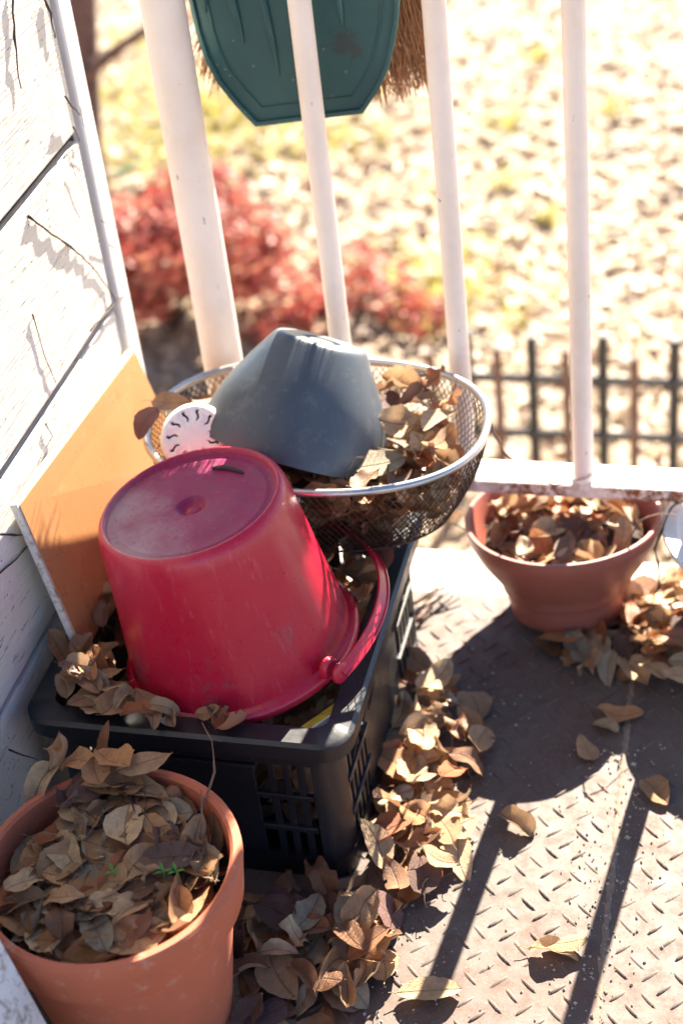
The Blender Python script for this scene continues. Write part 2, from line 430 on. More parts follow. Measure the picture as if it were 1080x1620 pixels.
deck = thing('deck', (0, 1.2, 0)); structure(deck)
SEAM = lambda y: -.158 + (1.6 - y) * .022 if y > 1 else -.145
def plate(xa, xb, lo, hi):
    m = MB(); ny = 24
    ys = np.linspace(-1.2, 1.903, ny)
    vs = []; fs = []
    for y in ys:
        a, b = xa(y), xb(y)
        vs += [(a, y, 0), (b, y, 0), (a, y, -.0045), (b, y, -.0045)]
    for j in range(ny - 1):
        q = 4 * j; fs += [(q, q + 1, q + 5, q + 4), (q + 2, q + 6, q + 7, q + 3), (q, q + 4, q + 6, q + 2), (q + 1, q + 3, q + 7, q + 5)]
    e = 4 * (ny - 1); fs += [(0, 2, 3, 1), (e, e + 1, e + 3, e + 2)]
    m.add(vs, fs)
    p = m.build('plate', M_plate, deck)
    t = MB(); s = .017; rr = random.Random(3)
    L, Wd, H = .0152, .0029, .0034
    for a in range(-70, 70):
        for b in range(-70, 70):
            ea, eb = a % 2, b % 2
            if ea == 0 and eb == 1: continue
            if ea == 0: back = True
            elif eb == 1: back = False
            else: back = ((a - 1 + b) % 4 == 0)
            cx = -.2646 + s * (a + b); cy = 1.3799 + s * (a - b)
            if not (.72 < cy < 1.885) or cx < lo or cx > hi: continue
            if cx - .012 < xa(cy) or cx + .012 > xb(cy): continue
            ang = rad(-45 if back else 45) + rr.uniform(-.05, .05); ca, sa = math.cos(ang), math.sin(ang)
            hh = H * rr.uniform(.55, 1.0); ln = L * rr.uniform(.9, 1.05)
            loc = [(-ln, 0, 0), (-ln * .55, -Wd * .85, 0), (0, -Wd, 0), (ln * .55, -Wd * .85, 0), (ln, 0, 0), (ln * .55, Wd * .85, 0), (0, Wd, 0), (-ln * .55, Wd * .85, 0),
                   (-ln * .6, 0, hh * .8), (0, 0, hh), (ln * .6, 0, hh * .8)]
            vs = [(cx + x * ca - y * sa, cy + x * sa + y * ca, z - .0003 if z == 0 else z) for x, y, z in loc]
            t.add(vs, [(0, 1, 8), (1, 2, 9, 8), (2, 3, 10, 9), (3, 4, 10), (4, 5, 10), (5, 6, 9, 10), (6, 7, 8, 9), (7, 0, 8)])
    o = t.build('raised_tread', M_plate, p, smooth=True); stuff(o)
plate(lambda y: -.866, lambda y: SEAM(y) - .002, -.5, 1); plate(lambda y: SEAM(y) + .002, lambda y: 1.6, -1, .25)
m = MB(); vs = []; fs = []; NS = 220
for i in range(NS):
    y = .6 + i * (1.895 - .6) / (NS - 1); a, b_ = R.uniform(.003, .0075), R.uniform(.003, .0075); h = R.uniform(.0006, .0022)
    vs += [(SEAM(y) - a, y, -.001), (SEAM(y) - a * .4, y, h), (SEAM(y) + b_ * .4, y, h * R.uniform(.6, 1)), (SEAM(y) + b_, y, -.001)]
for i in range(NS - 1):
    for k in range(3): fs.append((4 * i + k, 4 * i + k + 1, 4 * i + k + 5, 4 * i + k + 4))
m.add(vs, fs); m.build('weld_bead', M_weld, deck, smooth=True)

# ------------------------------------------------------------------ house wall with siding boards
WX = -.87
wall = tag(thing('house_wall', (WX, .9, GZ)), 'white painted wall of wide wood grain siding boards beside the landing', 'wall')
MB().box((-3.2, -1.2, GZ - .05), (WX - .014, 1.868, 2.6)).build('wall_core', M_gap, wall)
zs = [.01 + .25 * k for k in range(-4, 10)]
for k, z in enumerate(zs):
    lo = max(z + .0058, GZ - .04); hi = z + .25 - .0058
    m = MB(); m.box((WX - .0145, -1.2, lo), (WX + R.uniform(-.0008, .0008), 1.855 + R.uniform(-.004, .003), hi))
    m.build('siding_board', M_siding, wall, bevel=.0035)
MB().box((WX - .03, 1.8685, GZ - .05), (WX + .003, 1.908, 2.6)).build('corner_trim', M_trim, wall, bevel=.003)

# ------------------------------------------------------------------ railing
RY = 1.932
rail = tag(thing('railing', (0, RY, 0)), 'white painted metal railing with round balusters and a rusty bottom rail', 'railing')
MB().box((-.7, RY - .016, .1795), (1.38, RY + .040, .201)).build('bottom_rail', M_rail, rail, bevel=.003)
MB().box((-.755, RY - .025, 1.10), (1.42, RY + .025, 1.135)).build('top_rail', M_white, rail, bevel=.004)
bx0 = -.247
for k in range(-2, 10):
    x = bx0 + k * .1665
    bl = MB().tube([(x, RY, .199), (x, RY, .65), (x, RY, 1.102)], .0148, 20).build('baluster', M_white, rail, smooth='auto')
    MB().ring([(x + .0152 * math.cos(a), RY + .0152 * math.sin(a), .2016 + .0012 * math.sin(5 * a + k)) for a in np.linspace(0, 6.283, 24, endpoint=False)], .0022, 6).build('weld_collar', M_rail, bl, smooth=True)
for x in (-.757, 1.41):
    p = MB().tube([(x, RY, -.006), (x, RY, .6), (x, RY, 1.16)], .0285, 28).build('post', M_white, rail, smooth='auto')

# ------------------------------------------------------------------ leaves
def leaf_arrays(seed, nu=6, nv=12, curl=1.0, stem=True):
    q = random.Random(seed)
    W = q.uniform(.24, .35); pk = q.uniform(.45, .72); tail = q.uniform(.52, .95); jag = q.uniform(.0, .035)
    fold = q.uniform(-.1, .5) * curl; bend = q.uniform(-1.2, 1.5) * curl; cross = q.uniform(-3.0, 4.0) * curl; twist = q.uniform(-.7, .7) * curl
    wa = q.uniform(.015, .06) * curl; wk = q.uniform(6, 15); wp = q.uniform(0, 6); side = q.uniform(-.12, .12)
    vs = []; uv = []; fs = []
    peak = (pk / (pk + tail)) ** pk * (tail / (pk + tail)) ** tail
    for j in range(nv + 1):
        v = j / nv
        w = W * (max(v, 1e-4) ** pk) * (max(1 - v, 0) ** tail) / peak
        w = max(w, .004)
        for i in range(nu + 1):
            u = -1 + 2 * i / nu
            e = 1 + (.04 * math.sin(v * 43 + seed + (1 if u > 0 else 0)) + jag * q.uniform(-1, 1) if abs(u) > .9 else 0)
            x = u * w * e; y = v; cxx = cross + .001
            X = math.sin(x * cxx) / cxx; Zc = (1 - math.cos(x * cxx)) / cxx
            Zc += fold * abs(x) + wa * u * u * math.sin(wk * v + wp + (1.5 if u > 0 else 0)) + .35 * wa * math.sin(9 * v + 3 * u + wp)
            a = twist * (v - .3); X, Zc = X * math.cos(a) - Zc * math.sin(a), X * math.sin(a) + Zc * math.cos(a)
            th = bend * (y - .45); rr = 1 / (bend + 1e-3)
            yy = math.sin(th) * (rr - Zc); zz = rr - math.cos(th) * (rr - Zc)
            vs.append((X + side * math.sin(3 * v), yy, zz)); uv.append((.5 + x * .95, v))
    W1 = nu + 1
    for j in range(nv):
        for i in range(nu): fs.append((j * W1 + i, j * W1 + i + 1, (j + 1) * W1 + i + 1, (j + 1) * W1 + i))
    if curl > .9:                             # torn edges
        for _ in range(q.choice((0, 0, 1, 2))):
            j = q.randrange(2, nv - 1); i = q.choice((0, nu - 1)); t = (j * W1 + i, j * W1 + i + 1, (j + 1) * W1 + i + 1, (j + 1) * W1 + i)
            if t in fs: fs.remove(t)
    if stem:
        p0 = np.array(vs[nu // 2]); dr = _n(p0 - np.array(vs[W1 + nu // 2])); L = q.uniform(.08, .28)
        p1 = p0 + dr * L * .5 + np.array([0, 0, q.uniform(-.03, .06)]); p2 = p1 + dr * L * .5 + np.array([q.uniform(-.04, .04), 0, q.uniform(-.02, .05)])
        b = len(vs)
        for p, r0 in ((p0, .013), (p1, .009), (p2, .010)):
            for k in range(3):
                a = 2.1 * k; vs.append((p[0] + r0 * math.cos(a), p[1], p[2] + r0 * math.sin(a))); uv.append((.5, .02))
        for j in range(2):
            for k in range(3): fs.append((b + 3 * j + k, b + 3 * j + (k + 1) % 3, b + 3 * j + 3 + (k + 1) % 3, b + 3 * j + 3 + k))
    v = np.array(vs); v -= (v.max(0) + v.min(0)) / 2
    return v, fs, np.array(uv)

def mesh_from(name, v, fs, uv, mat):
    me = bpy.data.meshes.new(name); me.from_pydata([tuple(p) for p in v], [], fs)
    l = me.uv_layers.new(name='UVMap')
    idx = np.empty(len(me.loops), int); me.loops.foreach_get('vertex_index', idx)
    l.data.foreach_set('uv', uv[idx].ravel())
    me.polygons.foreach_set('use_smooth', [True] * len(me.polygons)); me.materials.append(mat); me.update(); return me

NV = 34
LEAF = [leaf_arrays(100 + i, curl=(.6 if i < 12 else 1.15 if i < 24 else 2.0)) for i in range(NV)]
LEAF_ME = [mesh_from('fallen_leaf', *L, M_leaves['tan']) for L in LEAF]
LOWLEAF = [leaf_arrays(300 + i, 2, 4, 1.1, False) for i in range(10)]

def basis(nrm, yaw):
    z = Vector(nrm).normalized(); x = Vector((math.cos(yaw), math.sin(yaw), 0)); x = (x - z * x.dot(z)).normalized(); y = z.cross(x)
    return Matrix((x, y, z)).transposed()
LEAF_JOBS = []; LITTER_JOBS = []
def leaf_obj(pos, size, nrm, yaw, variant, label, group=None, colour='tan'):
    LEAF_JOBS.append((tuple(map(float, pos)), size, nrm, yaw, variant, label, group, colour))
def seen_size(pos, size):
    c = ROT.T @ (np.asarray(pos) - EYEP); u, v = CX + F_PX * c[0] / c[2], CY + F_PX * c[1] / c[2]
    return (size * F_PX / c[2]) * (1 if -15 < u < 1095 and -15 < v < 1635 else .05)
def lay_leaves(limit=300):
    """the largest seen become leaves of their own, the rest join the litter"""
    jobs = sorted(LEAF_JOBS, key=lambda j: -(1e4 if j[6] is None else seen_size(j[0], j[1])))
    for pos, size, nrm, yaw, variant, label, group, colour in jobs[:limit]:
        o = bpy.data.objects.new('fallen_leaf', LEAF_ME[variant]); COL.objects.link(o)
        o.material_slots[0].link = 'OBJECT'; o.material_slots[0].material = M_leaves[colour]
        o.matrix_world = Matrix.Translation(Vector(pos)) @ basis(nrm, yaw).to_4x4() @ Matrix.Diagonal((size, size, size, 1))
        tag(o, label, 'leaf', group)
    joined('leaf_litter', LITTER_JOBS + [(j[4], j[0], j[1], j[2], j[3]) for j in jobs[limit:]], LEAF, M_litter)
def joined(name, items, src, mat, parent=None):
    V = []; Fs = []; U = []; b = 0
    for (k, pos, size, nrm, yaw) in items:
        v, fs, uv = src[k]; Mx = np.array(basis(nrm, yaw)) * size
        V.append(v @ Mx.T + np.asarray(pos)); U.append(uv); Fs += [tuple(b + i for i in q) for q in fs]; b += len(v)
    me = mesh_from(name, np.concatenate(V), Fs, np.concatenate(U), mat)
    o = bpy.data.objects.new(name, me); COL.objects.link(o)
    if parent is not None: o.parent = parent; o.matrix_parent_inverse = world_of(parent).inverted()
    return stuff(o)
def rnormal(q, tilt):
    a = q.uniform(0, 2 * math.pi); t = min(abs(q.gauss(0, tilt)), 1.25); fl = 1
    return (math.sin(t) * math.cos(a), math.sin(t) * math.sin(a), math.cos(t))
def rvar(q): return q.randrange(12) if q.random() < .38 else q.randrange(12, 24) if q.random() < .68 else q.randrange(24, NV)

def fits(pos, size, nr, yaw, k, ok):
    v = LEAF[k][0] @ (np.array(basis(nr, yaw)) * size).T + np.asarray(pos); return bool(np.all(ok(v)))
def litter(name, n, seed, sample, size, tilt, ok=None, mat=None):
    q = random.Random(seed); items = []
    for _ in range(n):
        for t in range(12):
            it = (rvar(q), sample(q), q.uniform(*size) * (1 if t < 6 else .8), rnormal(q, tilt if t < 6 else tilt * .5), q.uniform(0, 6.28))
            if ok is None or fits(it[1], it[2], it[3], it[4], it[0], ok): items.append(it); break
    LITTER_JOBS.extend(items)
def pile(seed, n, sample, zfun, where, group, size=(.047, .073), tilt=.42, pal=None, zone=None, under=0, ztop=.006, depth=.02, utilt=.35, ok=None):
    """under = litter layer beneath; n single leaves laid over it, low ones first"""
    q = random.Random(seed)
    if under:
        def su(q):
            x, y = sample(q); return (x, y, zfun(x, y) - q.random() * depth - .002)
        litter('leaf_litter', under, seed + 500, su, (size[0] * .9, size[1] * .95), utilt, ok)
    for i in range(n):
        for t in range(30):
            best = None
            for _ in range(5):                    # spread the leaves out a little
                c = sample(q); dd = min([(c[0] - p[0]) ** 2 + (c[1] - p[1]) ** 2 for p in placed[-n:]] + [1]) if placed else 1
                if best is None or dd > best[0]: best = (dd, c)
            x, y = best[1]; k = rvar(q); nr = rnormal(q, tilt if t < 15 else tilt * .4); s = q.uniform(*size) * (1 if t < 18 else .85); yaw = q.uniform(0, 6.28)
            z = zfun(x, y) + ztop * q.random() + .004
            if ok is None or fits((x, y, z), s, nr, yaw, k, ok): break
        else: continue
        placed.append((x, y))
        c = q.choices(list(LEAFCOL), pal or (5, 4, 3, 2, 2, 2, 4, 1))[0]
        form = 'flat' if k < 12 else 'folded' if k < 24 else 'curled'; big = 'large ' if s > size[0] * .35 + size[1] * .65 else 'small ' if s < size[0] * .65 + size[1] * .35 else ''
        leaf_obj((x, y, z), s, nr, yaw, k, f'{big}{form} {c} leaf ' + (zone(x, y) + ' ' if zone else '') + where, group, colour=c)
def rim_zone(cx, cy, rx, ry):
    def f(x, y):
        u, v = (x - cx) / rx, (y - cy) / ry
        if u * u + v * v < .13: return 'at the middle'
        a = ('right', 'back right', 'back', 'back left', 'left', 'front left', 'front', 'front right')[int(round(math.degrees(math.atan2(v, u)) / 45)) % 8]
        return f'by the {a} rim'
    return f
def in_round(cx, cy, r, ztop):
    return lambda v: (np.hypot(v[:, 0] - cx, v[:, 1] - cy) < r) | (v[:, 2] > ztop)
placed = []

# ------------------------------------------------------------------ crate
crate = tag(thing('crate', (-.65, 1.55, 0)), 'black plastic crate with slotted sides full of leaves against the wall', 'crate')
CX0, CX1, CY0, CY1, CZ = -.832, -.466, 1.334, 1.786, .25
def rrect(x0, x1, y0, y1, rr, z, n=6):
    pts = []
    for cx, cy, a0 in ((x1 - rr, y1 - rr, 0), (x0 + rr, y1 - rr, 90), (x0 + rr, y0 + rr, 180), (x1 - rr, y0 + rr, 270)):
        for k in range(n + 1):
            a = rad(a0 + 90 * k / n); pts.append((cx + rr * math.cos(a), cy + rr * math.sin(a), z))
    return pts
def ring_loft(m, loops):
    n = len(loops[0]); b = len(m.v); vs = [p for L in loops for p in L]; fs = []
    for j in range(len(loops)):
        j2 = (j + 1) % len(loops)
        for k in range(n): fs.append((j * n + k, j * n + (k + 1) % n, j2 * n + (k + 1) % n, j2 * n + k))
    m.add(vs, fs)
m = MB(); o_ = .020; i_ = .012
prof = [(o_, CZ - .026, .036), (o_ + .001, CZ - .004, .037), (o_ - .004, CZ, .033), (-i_ + .002, CZ, .02), (-i_, CZ - .003, .018), (-i_, CZ - .03, .018), (o_ - .004, CZ - .03, .03), (o_ - .004, CZ - .026, .03)]
ring_loft(m, [rrect(CX0 - o if CX0 - o > WX + .004 else WX + .004, CX1 + o, CY0 - o, CY1 + o, rr, z) for o, z, rr in prof])
m.build('rim', M_crate, crate, smooth='auto')
m = MB(); ring_loft(m, [rrect(CX0, CX1, CY0, CY1, .03, z) for z in ()] or [rrect(CX0 + .006 * t, CX1 - .006 * t, CY0 + .006 * t, CY1 - .006 * t, .03 - .004 * t, z) for t, z in ((0, CZ - .031), (0, CZ - .056), (1, CZ - .056), (1, CZ - .031))])
m.build('upper_band', M_crate, crate, smooth='auto')
m = MB(); ring_loft(m, [rrect(CX0 + .008 * t, CX1 - .008 * t, CY0 + .008 * t, CY1 - .008 * t, .03, z) for t, z in ((0, .001), (0, .034), (1, .034), (1, .001))])
m.build('base_band', M_crate, crate, smooth='auto')
MB().box((CX0 + .006, CY0 + .006, .003), (CX1 - .006, CY1 - .006, .009)).build('floor_panel', M_crate, crate)
for (cx, cy, a0) in ((CX1, CY0, 270), (CX0, CY0, 180), (CX1, CY1, 0), (CX0, CY1, 90)):      # rounded corner columns
    m = MB(); rr = .034; sx = 1 if cx == CX1 else -1; sy = 1 if cy == CY1 else -1
    c = (cx - sx * rr, cy - sy * rr); outer = [(c[0] + rr * math.cos(rad(a0 + 90 * k / 7)), c[1] + rr * math.sin(rad(a0 + 90 * k / 7))) for k in range(8)]
    inner = [(c[0] + (rr - .006) * math.cos(rad(a0 + 90 * k / 7)), c[1] + (rr - .006) * math.sin(rad(a0 + 90 * k / 7))) for k in range(7, -1, -1)]
    m.prism([(x, y, .0335) for x, y in outer + inner], (0, 0, CZ - .0565 + .0015 - .0335 + .0005)); m.build('corner_column', M_crate, crate, smooth='auto')
def side_bars(fixed, lo, hi, axis, solid):
    """vertical bars and cross bars of one side; solid = (a, b) closed panel in the middle"""
    th = .0045
    def bx(a, b, z0, z1, d=0.0, t=th):
        s = (1 if fixed in (CX1, CY1) else -1)
        p0, p1 = sorted((fixed - s * (.0015 - d), fixed - s * (.0015 + t)))
        return ((p0, a, z0), (p1, b, z1)) if axis == 'y' else ((a, p0, z0), (b, p1, z1))
    z0, z1 = .0345, CZ - .0565
    x = lo
    while x < hi - .004:
        if not (solid[0] - .001 < x < solid[1]):
            MB().box(*bx(x, x + .0088, z0, z1)).build('side_bar', M_crate, crate, bevel=.001)
        x += .0185
    for zc in (.085, .140):
        for a, b in ((lo, solid[0]), (solid[1], hi)):
            if b - a > .02: MB().box(*bx(a, b, zc - .004, zc + .004, .0032, .0115 - .007)).build('cross_bar', M_crate, crate, bevel=.001)
    if solid[1] > solid[0]:
        MB().box(*bx(solid[0], solid[1], z0, z1)).build('centre_panel', M_crate, crate, bevel=.002)
        MB().box(*bx(solid[0] - .004, solid[1] + .004, z1 - .012, z1 - .001, .006, .007)).build('panel_ridge', M_crate, crate, bevel=.002)
side_bars(CY0, CX0 + .036, CX1 - .036, 'x', (-.742, -.572)); side_bars(CY1, CX0 + .036, CX1 - .036, 'x', (-.742, -.572))
side_bars(CX1, CY0 + .036, CY1 - .036, 'y', (1.47, 1.65)); side_bars(CX0, CY0 + .036, CY1 - .036, 'y', (1.47, 1.65))
for y in (1.40, 1.445, 1.49, 1.63, 1.675, 1.72):                                            # gussets below the rim on the open side
    MB().prism([(CX1 - .0005, y - .0015, CZ - .032), (CX1 + .016, y - .0015, CZ - .032), (CX1 - .0005, y - .0015, CZ - .105)], (0, .003, 0)).build('gusset', M_crate, crate)

# leaf filling of the crate
ax = _n([-.142, -.019, .99]); bc = EYEP + (np.array([-.629, 1.509, .224]) - EYEP) * .990; HB = .226
bu = _n(np.cross([0, 1, 0], ax)); bw = np.cross(ax, bu)
def crate_z(x, y): return .198 + .028 * math.exp(-((x + .80) / .05) ** 2) + .02 * math.exp(-((x + .51) / .04) ** 2) * (1 if y > 1.45 else .0) + .02 * math.exp(-((y - 1.36) / .03) ** 2) * (1 if x < -.6 else 0)
def in_crate(v):
    P = (v - bc) @ np.stack([bu, bw, ax]).T; rr = np.hypot(P[:, 0], P[:, 1])
    inside = (v[:, 0] > CX0 + .010) & (v[:, 0] < CX1 - .010) & (v[:, 1] > CY0 + .010) & (v[:, 1] < CY1 - .010)
    return (inside | ((v[:, 2] > CZ + .004) & (v[:, 0] > WX + .008))) & ~((rr < .152 - P[:, 2] * .15) & (P[:, 2] > -.012))
litter('crate_leaf_litter', 420, 5, lambda q: (q.uniform(CX0 + .03, CX1 - .03), q.uniform(CY0 + .03, CY1 - .03), .02 + .195 * q.random() ** .8), (.042, .062), .6, in_crate)
def s_left(q): return (q.uniform(-.815, -.765), q.uniform(1.36, 1.60)) if q.random() < .6 else (q.uniform(-.815, -.67), q.uniform(1.352, 1.385))
pile(11, 34, s_left, lambda x, y: crate_z(x, y) + .014, 'in the crate beside the bucket', 'leaves in the crate left of the bucket', tilt=.65, ztop=.035, ok=in_crate, size=(.042, .066), zone=lambda x, y: ('at the back' if y > 1.52 else 'halfway back' if y > 1.42 else 'by the front rim, left' if x < -.75 else 'by the front rim, middle'))
def s_right(q): return (q.uniform(-.56, -.475), q.uniform(1.53, 1.77))
pile(12, 24, s_right, lambda x, y: .212 + .05 * (y - 1.52) / .2, 'wedged between red bucket and basket', 'leaves in the crate right of the bucket', tilt=.6, ztop=.04, ok=in_crate, size=(.045, .07), pal=(2, 1, 4, 6, 3, 0, 3, 2))

pile(13, 13, lambda q: (q.uniform(-.76, -.58), q.uniform(1.326, 1.350)), lambda x, y: .258, 'lying on the front rim of the crate', 'leaves on the crate rim before the bucket', tilt=.45, ztop=.012, size=(.036, .056), pal=(4, 4, 2, 1, 1, 1, 4, 1),
     ok=lambda v: in_crate(v) | ((v[:, 2] > CZ + .003) & (v[:, 1] < CY0 + .02)), zone=lambda x, y: 'at left' if x < -.70 else 'at right' if x > -.64 else 'in the middle')
# ------------------------------------------------------------------ red bucket (upside down)
BM = Matrix(((bu[0], bw[0], ax[0], bc[0]), (bu[1], bw[1], ax[1], bc[1]), (bu[2], bw[2], ax[2], bc[2]), (0, 0, 0, 1)))
bucket = bpy.data.objects.new('bucket', None); COL.objects.link(bucket); bucket.matrix_world = BM; bucket.empty_display_size = .05
tag(bucket, 'red plastic bucket turned upside down in the black crate', 'bucket')
def in_bucket(mb, name, m, smooth='auto'):
    me = bpy.data.meshes.new(name); me.from_pydata(mb.v, [], mb.f); me.materials.append(m); me.update()
    me.polygons.foreach_set('use_smooth', [True] * len(me.polygons))
    if smooth == 'auto': me.set_sharp_from_angle(angle=rad(50))
    o = bpy.data.objects.new(name, me); COL.objects.link(o); o.parent = bucket; return o
prof = [(.0, .2135), (.006, .2135), (.010, .2115), (.015, .2145), (.0185, .2188), (.0215, .2195), (.070, .2190), (.088, .2185), (.0905, .2190), (.094, .2190), (.0965, .2183), (.104, .2195), (.1065, .2255), (.1085, .2265), (.1112, .2255),
        (.1145, .221), (.1172, .213), (.1193, .200), (.1235, .160), (.1300, .100), (.1365, .050), (.1385, .034), (.1395, .020), (.1402, .013), (.1440, .0115), (.1490, .009), (.1508, .005), (.1512, .000), (.1500, -.0035), (.1478, -.0035), (.1470, .001), (.1465, .005), (.1400, .0075), (.1365, .012), (.1340, .034), (.1200, .160), (.1140, .208), (.10, .2125), (.0, .2105)]
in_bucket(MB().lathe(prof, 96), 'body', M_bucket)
pv = rad(-27)                                                                   # pivot direction of the handle
for s in (0, math.pi):
    c = np.array([math.cos(pv + s), math.sin(pv + s), 0]); t = np.array([-c[1], c[0], 0])
    b = MB()
    Mr = Matrix(((t[0], 0, c[0], c[0] * .150), (t[1], 0, c[1], c[1] * .150), (0, 1, 0, .017), (0, 0, 0, 1)))
    b.lathe([(0, 0), (.014, 0), (.014, .010), (.0120, .016), (.0, .016)], 20, Mr @ Matrix.Scale(.62, 4, (0, 0, 1))); ear = in_bucket(b, 'ear', M_red)
    b = MB(); Mr2 = Mr.copy(); Mr2.translation = Mr.translation + Vector(c) * .0205
    b.lathe([(0, 0), (.0135, 0), (.0135, .003), (.0115, .0045), (0, .0045)], 24, Mr2); in_bucket(b, 'pivot_boss', M_red).parent = ear
b = MB(); path = []
for k in range(41):
    a = math.pi * k / 40; rx, ry = .176 * math.cos(a), .206 * math.sin(a)
    path.append(np.array([rx * math.cos(pv) - ry * math.sin(pv), rx * math.sin(pv) + ry * math.cos(pv), .020 + .010 * math.sin(a)]))
secs = [(-.0085, -.0018), (-.0085, .0022), (-.0064, .0022), (-.0058, .0004), (.0058, .0004), (.0064, .0022), (.0085, .0022), (.0085, -.0018)]
vs = []; fs = []; ns = len(secs)
for i, p in enumerate(path):
    t = _n(path[min(i + 1, 40)] - path[max(i - 1, 0)]); up = _n(np.array([0, 0, 1.]) * .55 + _n([p[0], p[1], 0]) * .85); up = _n(up - t * np.dot(up, t)); sd_ = np.cross(t, up)
    for a, h in secs: vs.append(p + sd_ * a + up * h)
for i in range(40):
    for k in range(ns): fs.append((i * ns + k, i * ns + (k + 1) % ns, (i + 1) * ns + (k + 1) % ns, (i + 1) * ns + k))
fs += [tuple(range(ns))[::-1], tuple(range(40 * ns, 41 * ns))]
b.add(vs, fs); in_bucket(b, 'handle', M_red)
b = MB()                                                                        # twig-like dirt lying on the upturned bottom
def onbase(x, y, z=.2205): return BM @ Vector((x, y, z))
tw = MB().tube([onbase(.005, .073), onbase(.022, .071, .222), (onbase(.036, .066, .2215)), onbase(.05, .058)], [.0022, .003, .0026, .0015], 6).build('twig_scrap', M_twig, smooth=True, origin=onbase(.03, .068))
tag(tw, 'short dark twig lying on the upturned bottom of the red bucket', 'twig')

# sponge seen under the bucket's edge
sp = thing('sponge_scrubber', (-.49, 1.395, .2)); tag(sp, 'yellow sponge tucked in the crate corner under the red bucket rim', 'sponge')
Ms = Matrix.Translation((-.487, 1.385, .214)) @ Matrix.Rotation(rad(-35), 4, 'Z') @ Matrix.Rotation(rad(72), 4, 'Y')
MB().box((-.018, -.04, -.010), (.018, .04, .008), Ms).build('foam', M_sponge, sp, bevel=.004)
MB().box((-.018, -.04, .0082), (.018, .04, .011), Ms).build('backing', M_basin, sp, bevel=.001)

# ------------------------------------------------------------------ orange board and pale board leaning on the wall
pn = tag(thing('board', (-.83, 1.65, .25)), 'orange faced board with flaking white edges leaning on the siding behind the bucket', 'board')
xb, zb = -.812, .2515; xt, zt = -.856, .475
dv = _n([xt - xb, 0, zt - zb]); nv_ = np.array([dv[2], 0, -dv[0]])
def slabpoly(p, th): return [np.asarray(p[i], float) for i in range(4)]
A = np.array([xb, 1.432, zb]); B = np.array([xt, 1.446, zt]); C_ = np.array([xt, 1.855, zt - .033]); D = np.array([xb, 1.855, zb + .004])
MB().prism([A, B, C_, D], -nv_ * .0095).build('core', M_flaky, pn, bevel=.0008)
def ins(p, q_, t): return p + (q_ - p) * t
A2, B2, C2, D2 = [p + nv_ * .0002 for p in (A, B, C_, D)]
MB().prism([A2 + [0, .004, 0], B2 + [0, .004, 0] - dv * .004, C2 - dv * .004, D2], nv_ * .0012).build('orange_face', M_panel, pn)
e0, e1 = onz((0, 1485), .3), onz((75, 1620), .2)
dv2 = _n(e0 - e1); n2 = _n(np.cross([0, 1, 0], dv2)); n2 = n2 if n2[0] > 0 else -n2
t0 = e1 - dv2 * (e1[2] - .001) / dv2[2]; t1 = e0 + dv2 * ((WX + .012 - e0[0]) / dv2[0])
pb = MB().prism([t0, t1, t1 + [0, -.42, 0], t0 + [0, -.42, 0]], -n2 * .011).build('pale_board', M_flaky, bevel=.001)
tag(pb, 'pale weathered board leaning in the corner in front of the large terracotta pot', 'board')

# ------------------------------------------------------------------ wire basket
bas = tag(thing('wire_basket', (-.57, 1.755, .29)), 'oval wire mesh basket with steel rim full of leaves on the crate', 'basket')
BX, BY, BZ, BA, BB = -.571, 1.748, .405, .225, .155
def sup(a, k=2.35): 
    c, s = math.cos(a), math.sin(a); return (abs(c) ** (2 / k)) * (1 if c >= 0 else -1), (abs(s) ** (2 / k)) * (1 if s >= 0 else -1)
def bpt(a, t):
    """t = 0 at the rim, 1 at the bottom edge"""
    f_ = 1 - .20 * t ** 1.7; x, y = sup(a); return np.array([BX + BA * x * f_, BY + BB * y * f_, BZ - .004 - .112 * t])
N_ = 120
MB().ring([bpt(2 * math.pi * k / N_, 0) + [0, 0, .004] for k in range(N_)], .0054, 10).build('rim', M_steel, bas, smooth=True)
m = MB(); NW = 130
tt = np.cumsum([0] + [np.linalg.norm(np.array(sup(2 * math.pi * (k + 1) / 720)) * [BA, BB] - np.array(sup(2 * math.pi * k / 720)) * [BA, BB]) for k in range(720)]); tt /= tt[-1]
ang = lambda s: 2 * math.pi * np.interp(s % 1.0, tt, np.linspace(0, 1, 721))
for k in range(NW):
    for dr in (1, -1):
        m.tube([bpt(ang(k / NW + dr * .062 * t), t) + np.array([0, 0, 0]) for t in np.linspace(0, 1, 9)], .00075, 3, cap=False)
bot = [bpt(2 * math.pi * k / N_, 1) for k in range(N_)]
for s_ in (1, -1):
    for c in np.arange(-.33, .34, .0085):
        seg = []
        for t in np.linspace(-.3, .3, 60):
            x = c + s_ * t * .8; y = t
            if (abs(x / (BA * .8)) ** 2.35 + abs(y / (BB * .8)) ** 2.35) < 1: seg.append((BX + x, BY + y, BZ - .117 - .0008 * s_))
        if len(seg) > 2: m.tube([seg[0], seg[-1]], .00075, 3, cap=False)
stuff(m.build('wire_mesh', M_wire, bas, smooth=True))
MB().ring(bot, .0016, 5).build('bottom_wire', M_wire, bas, smooth=True)

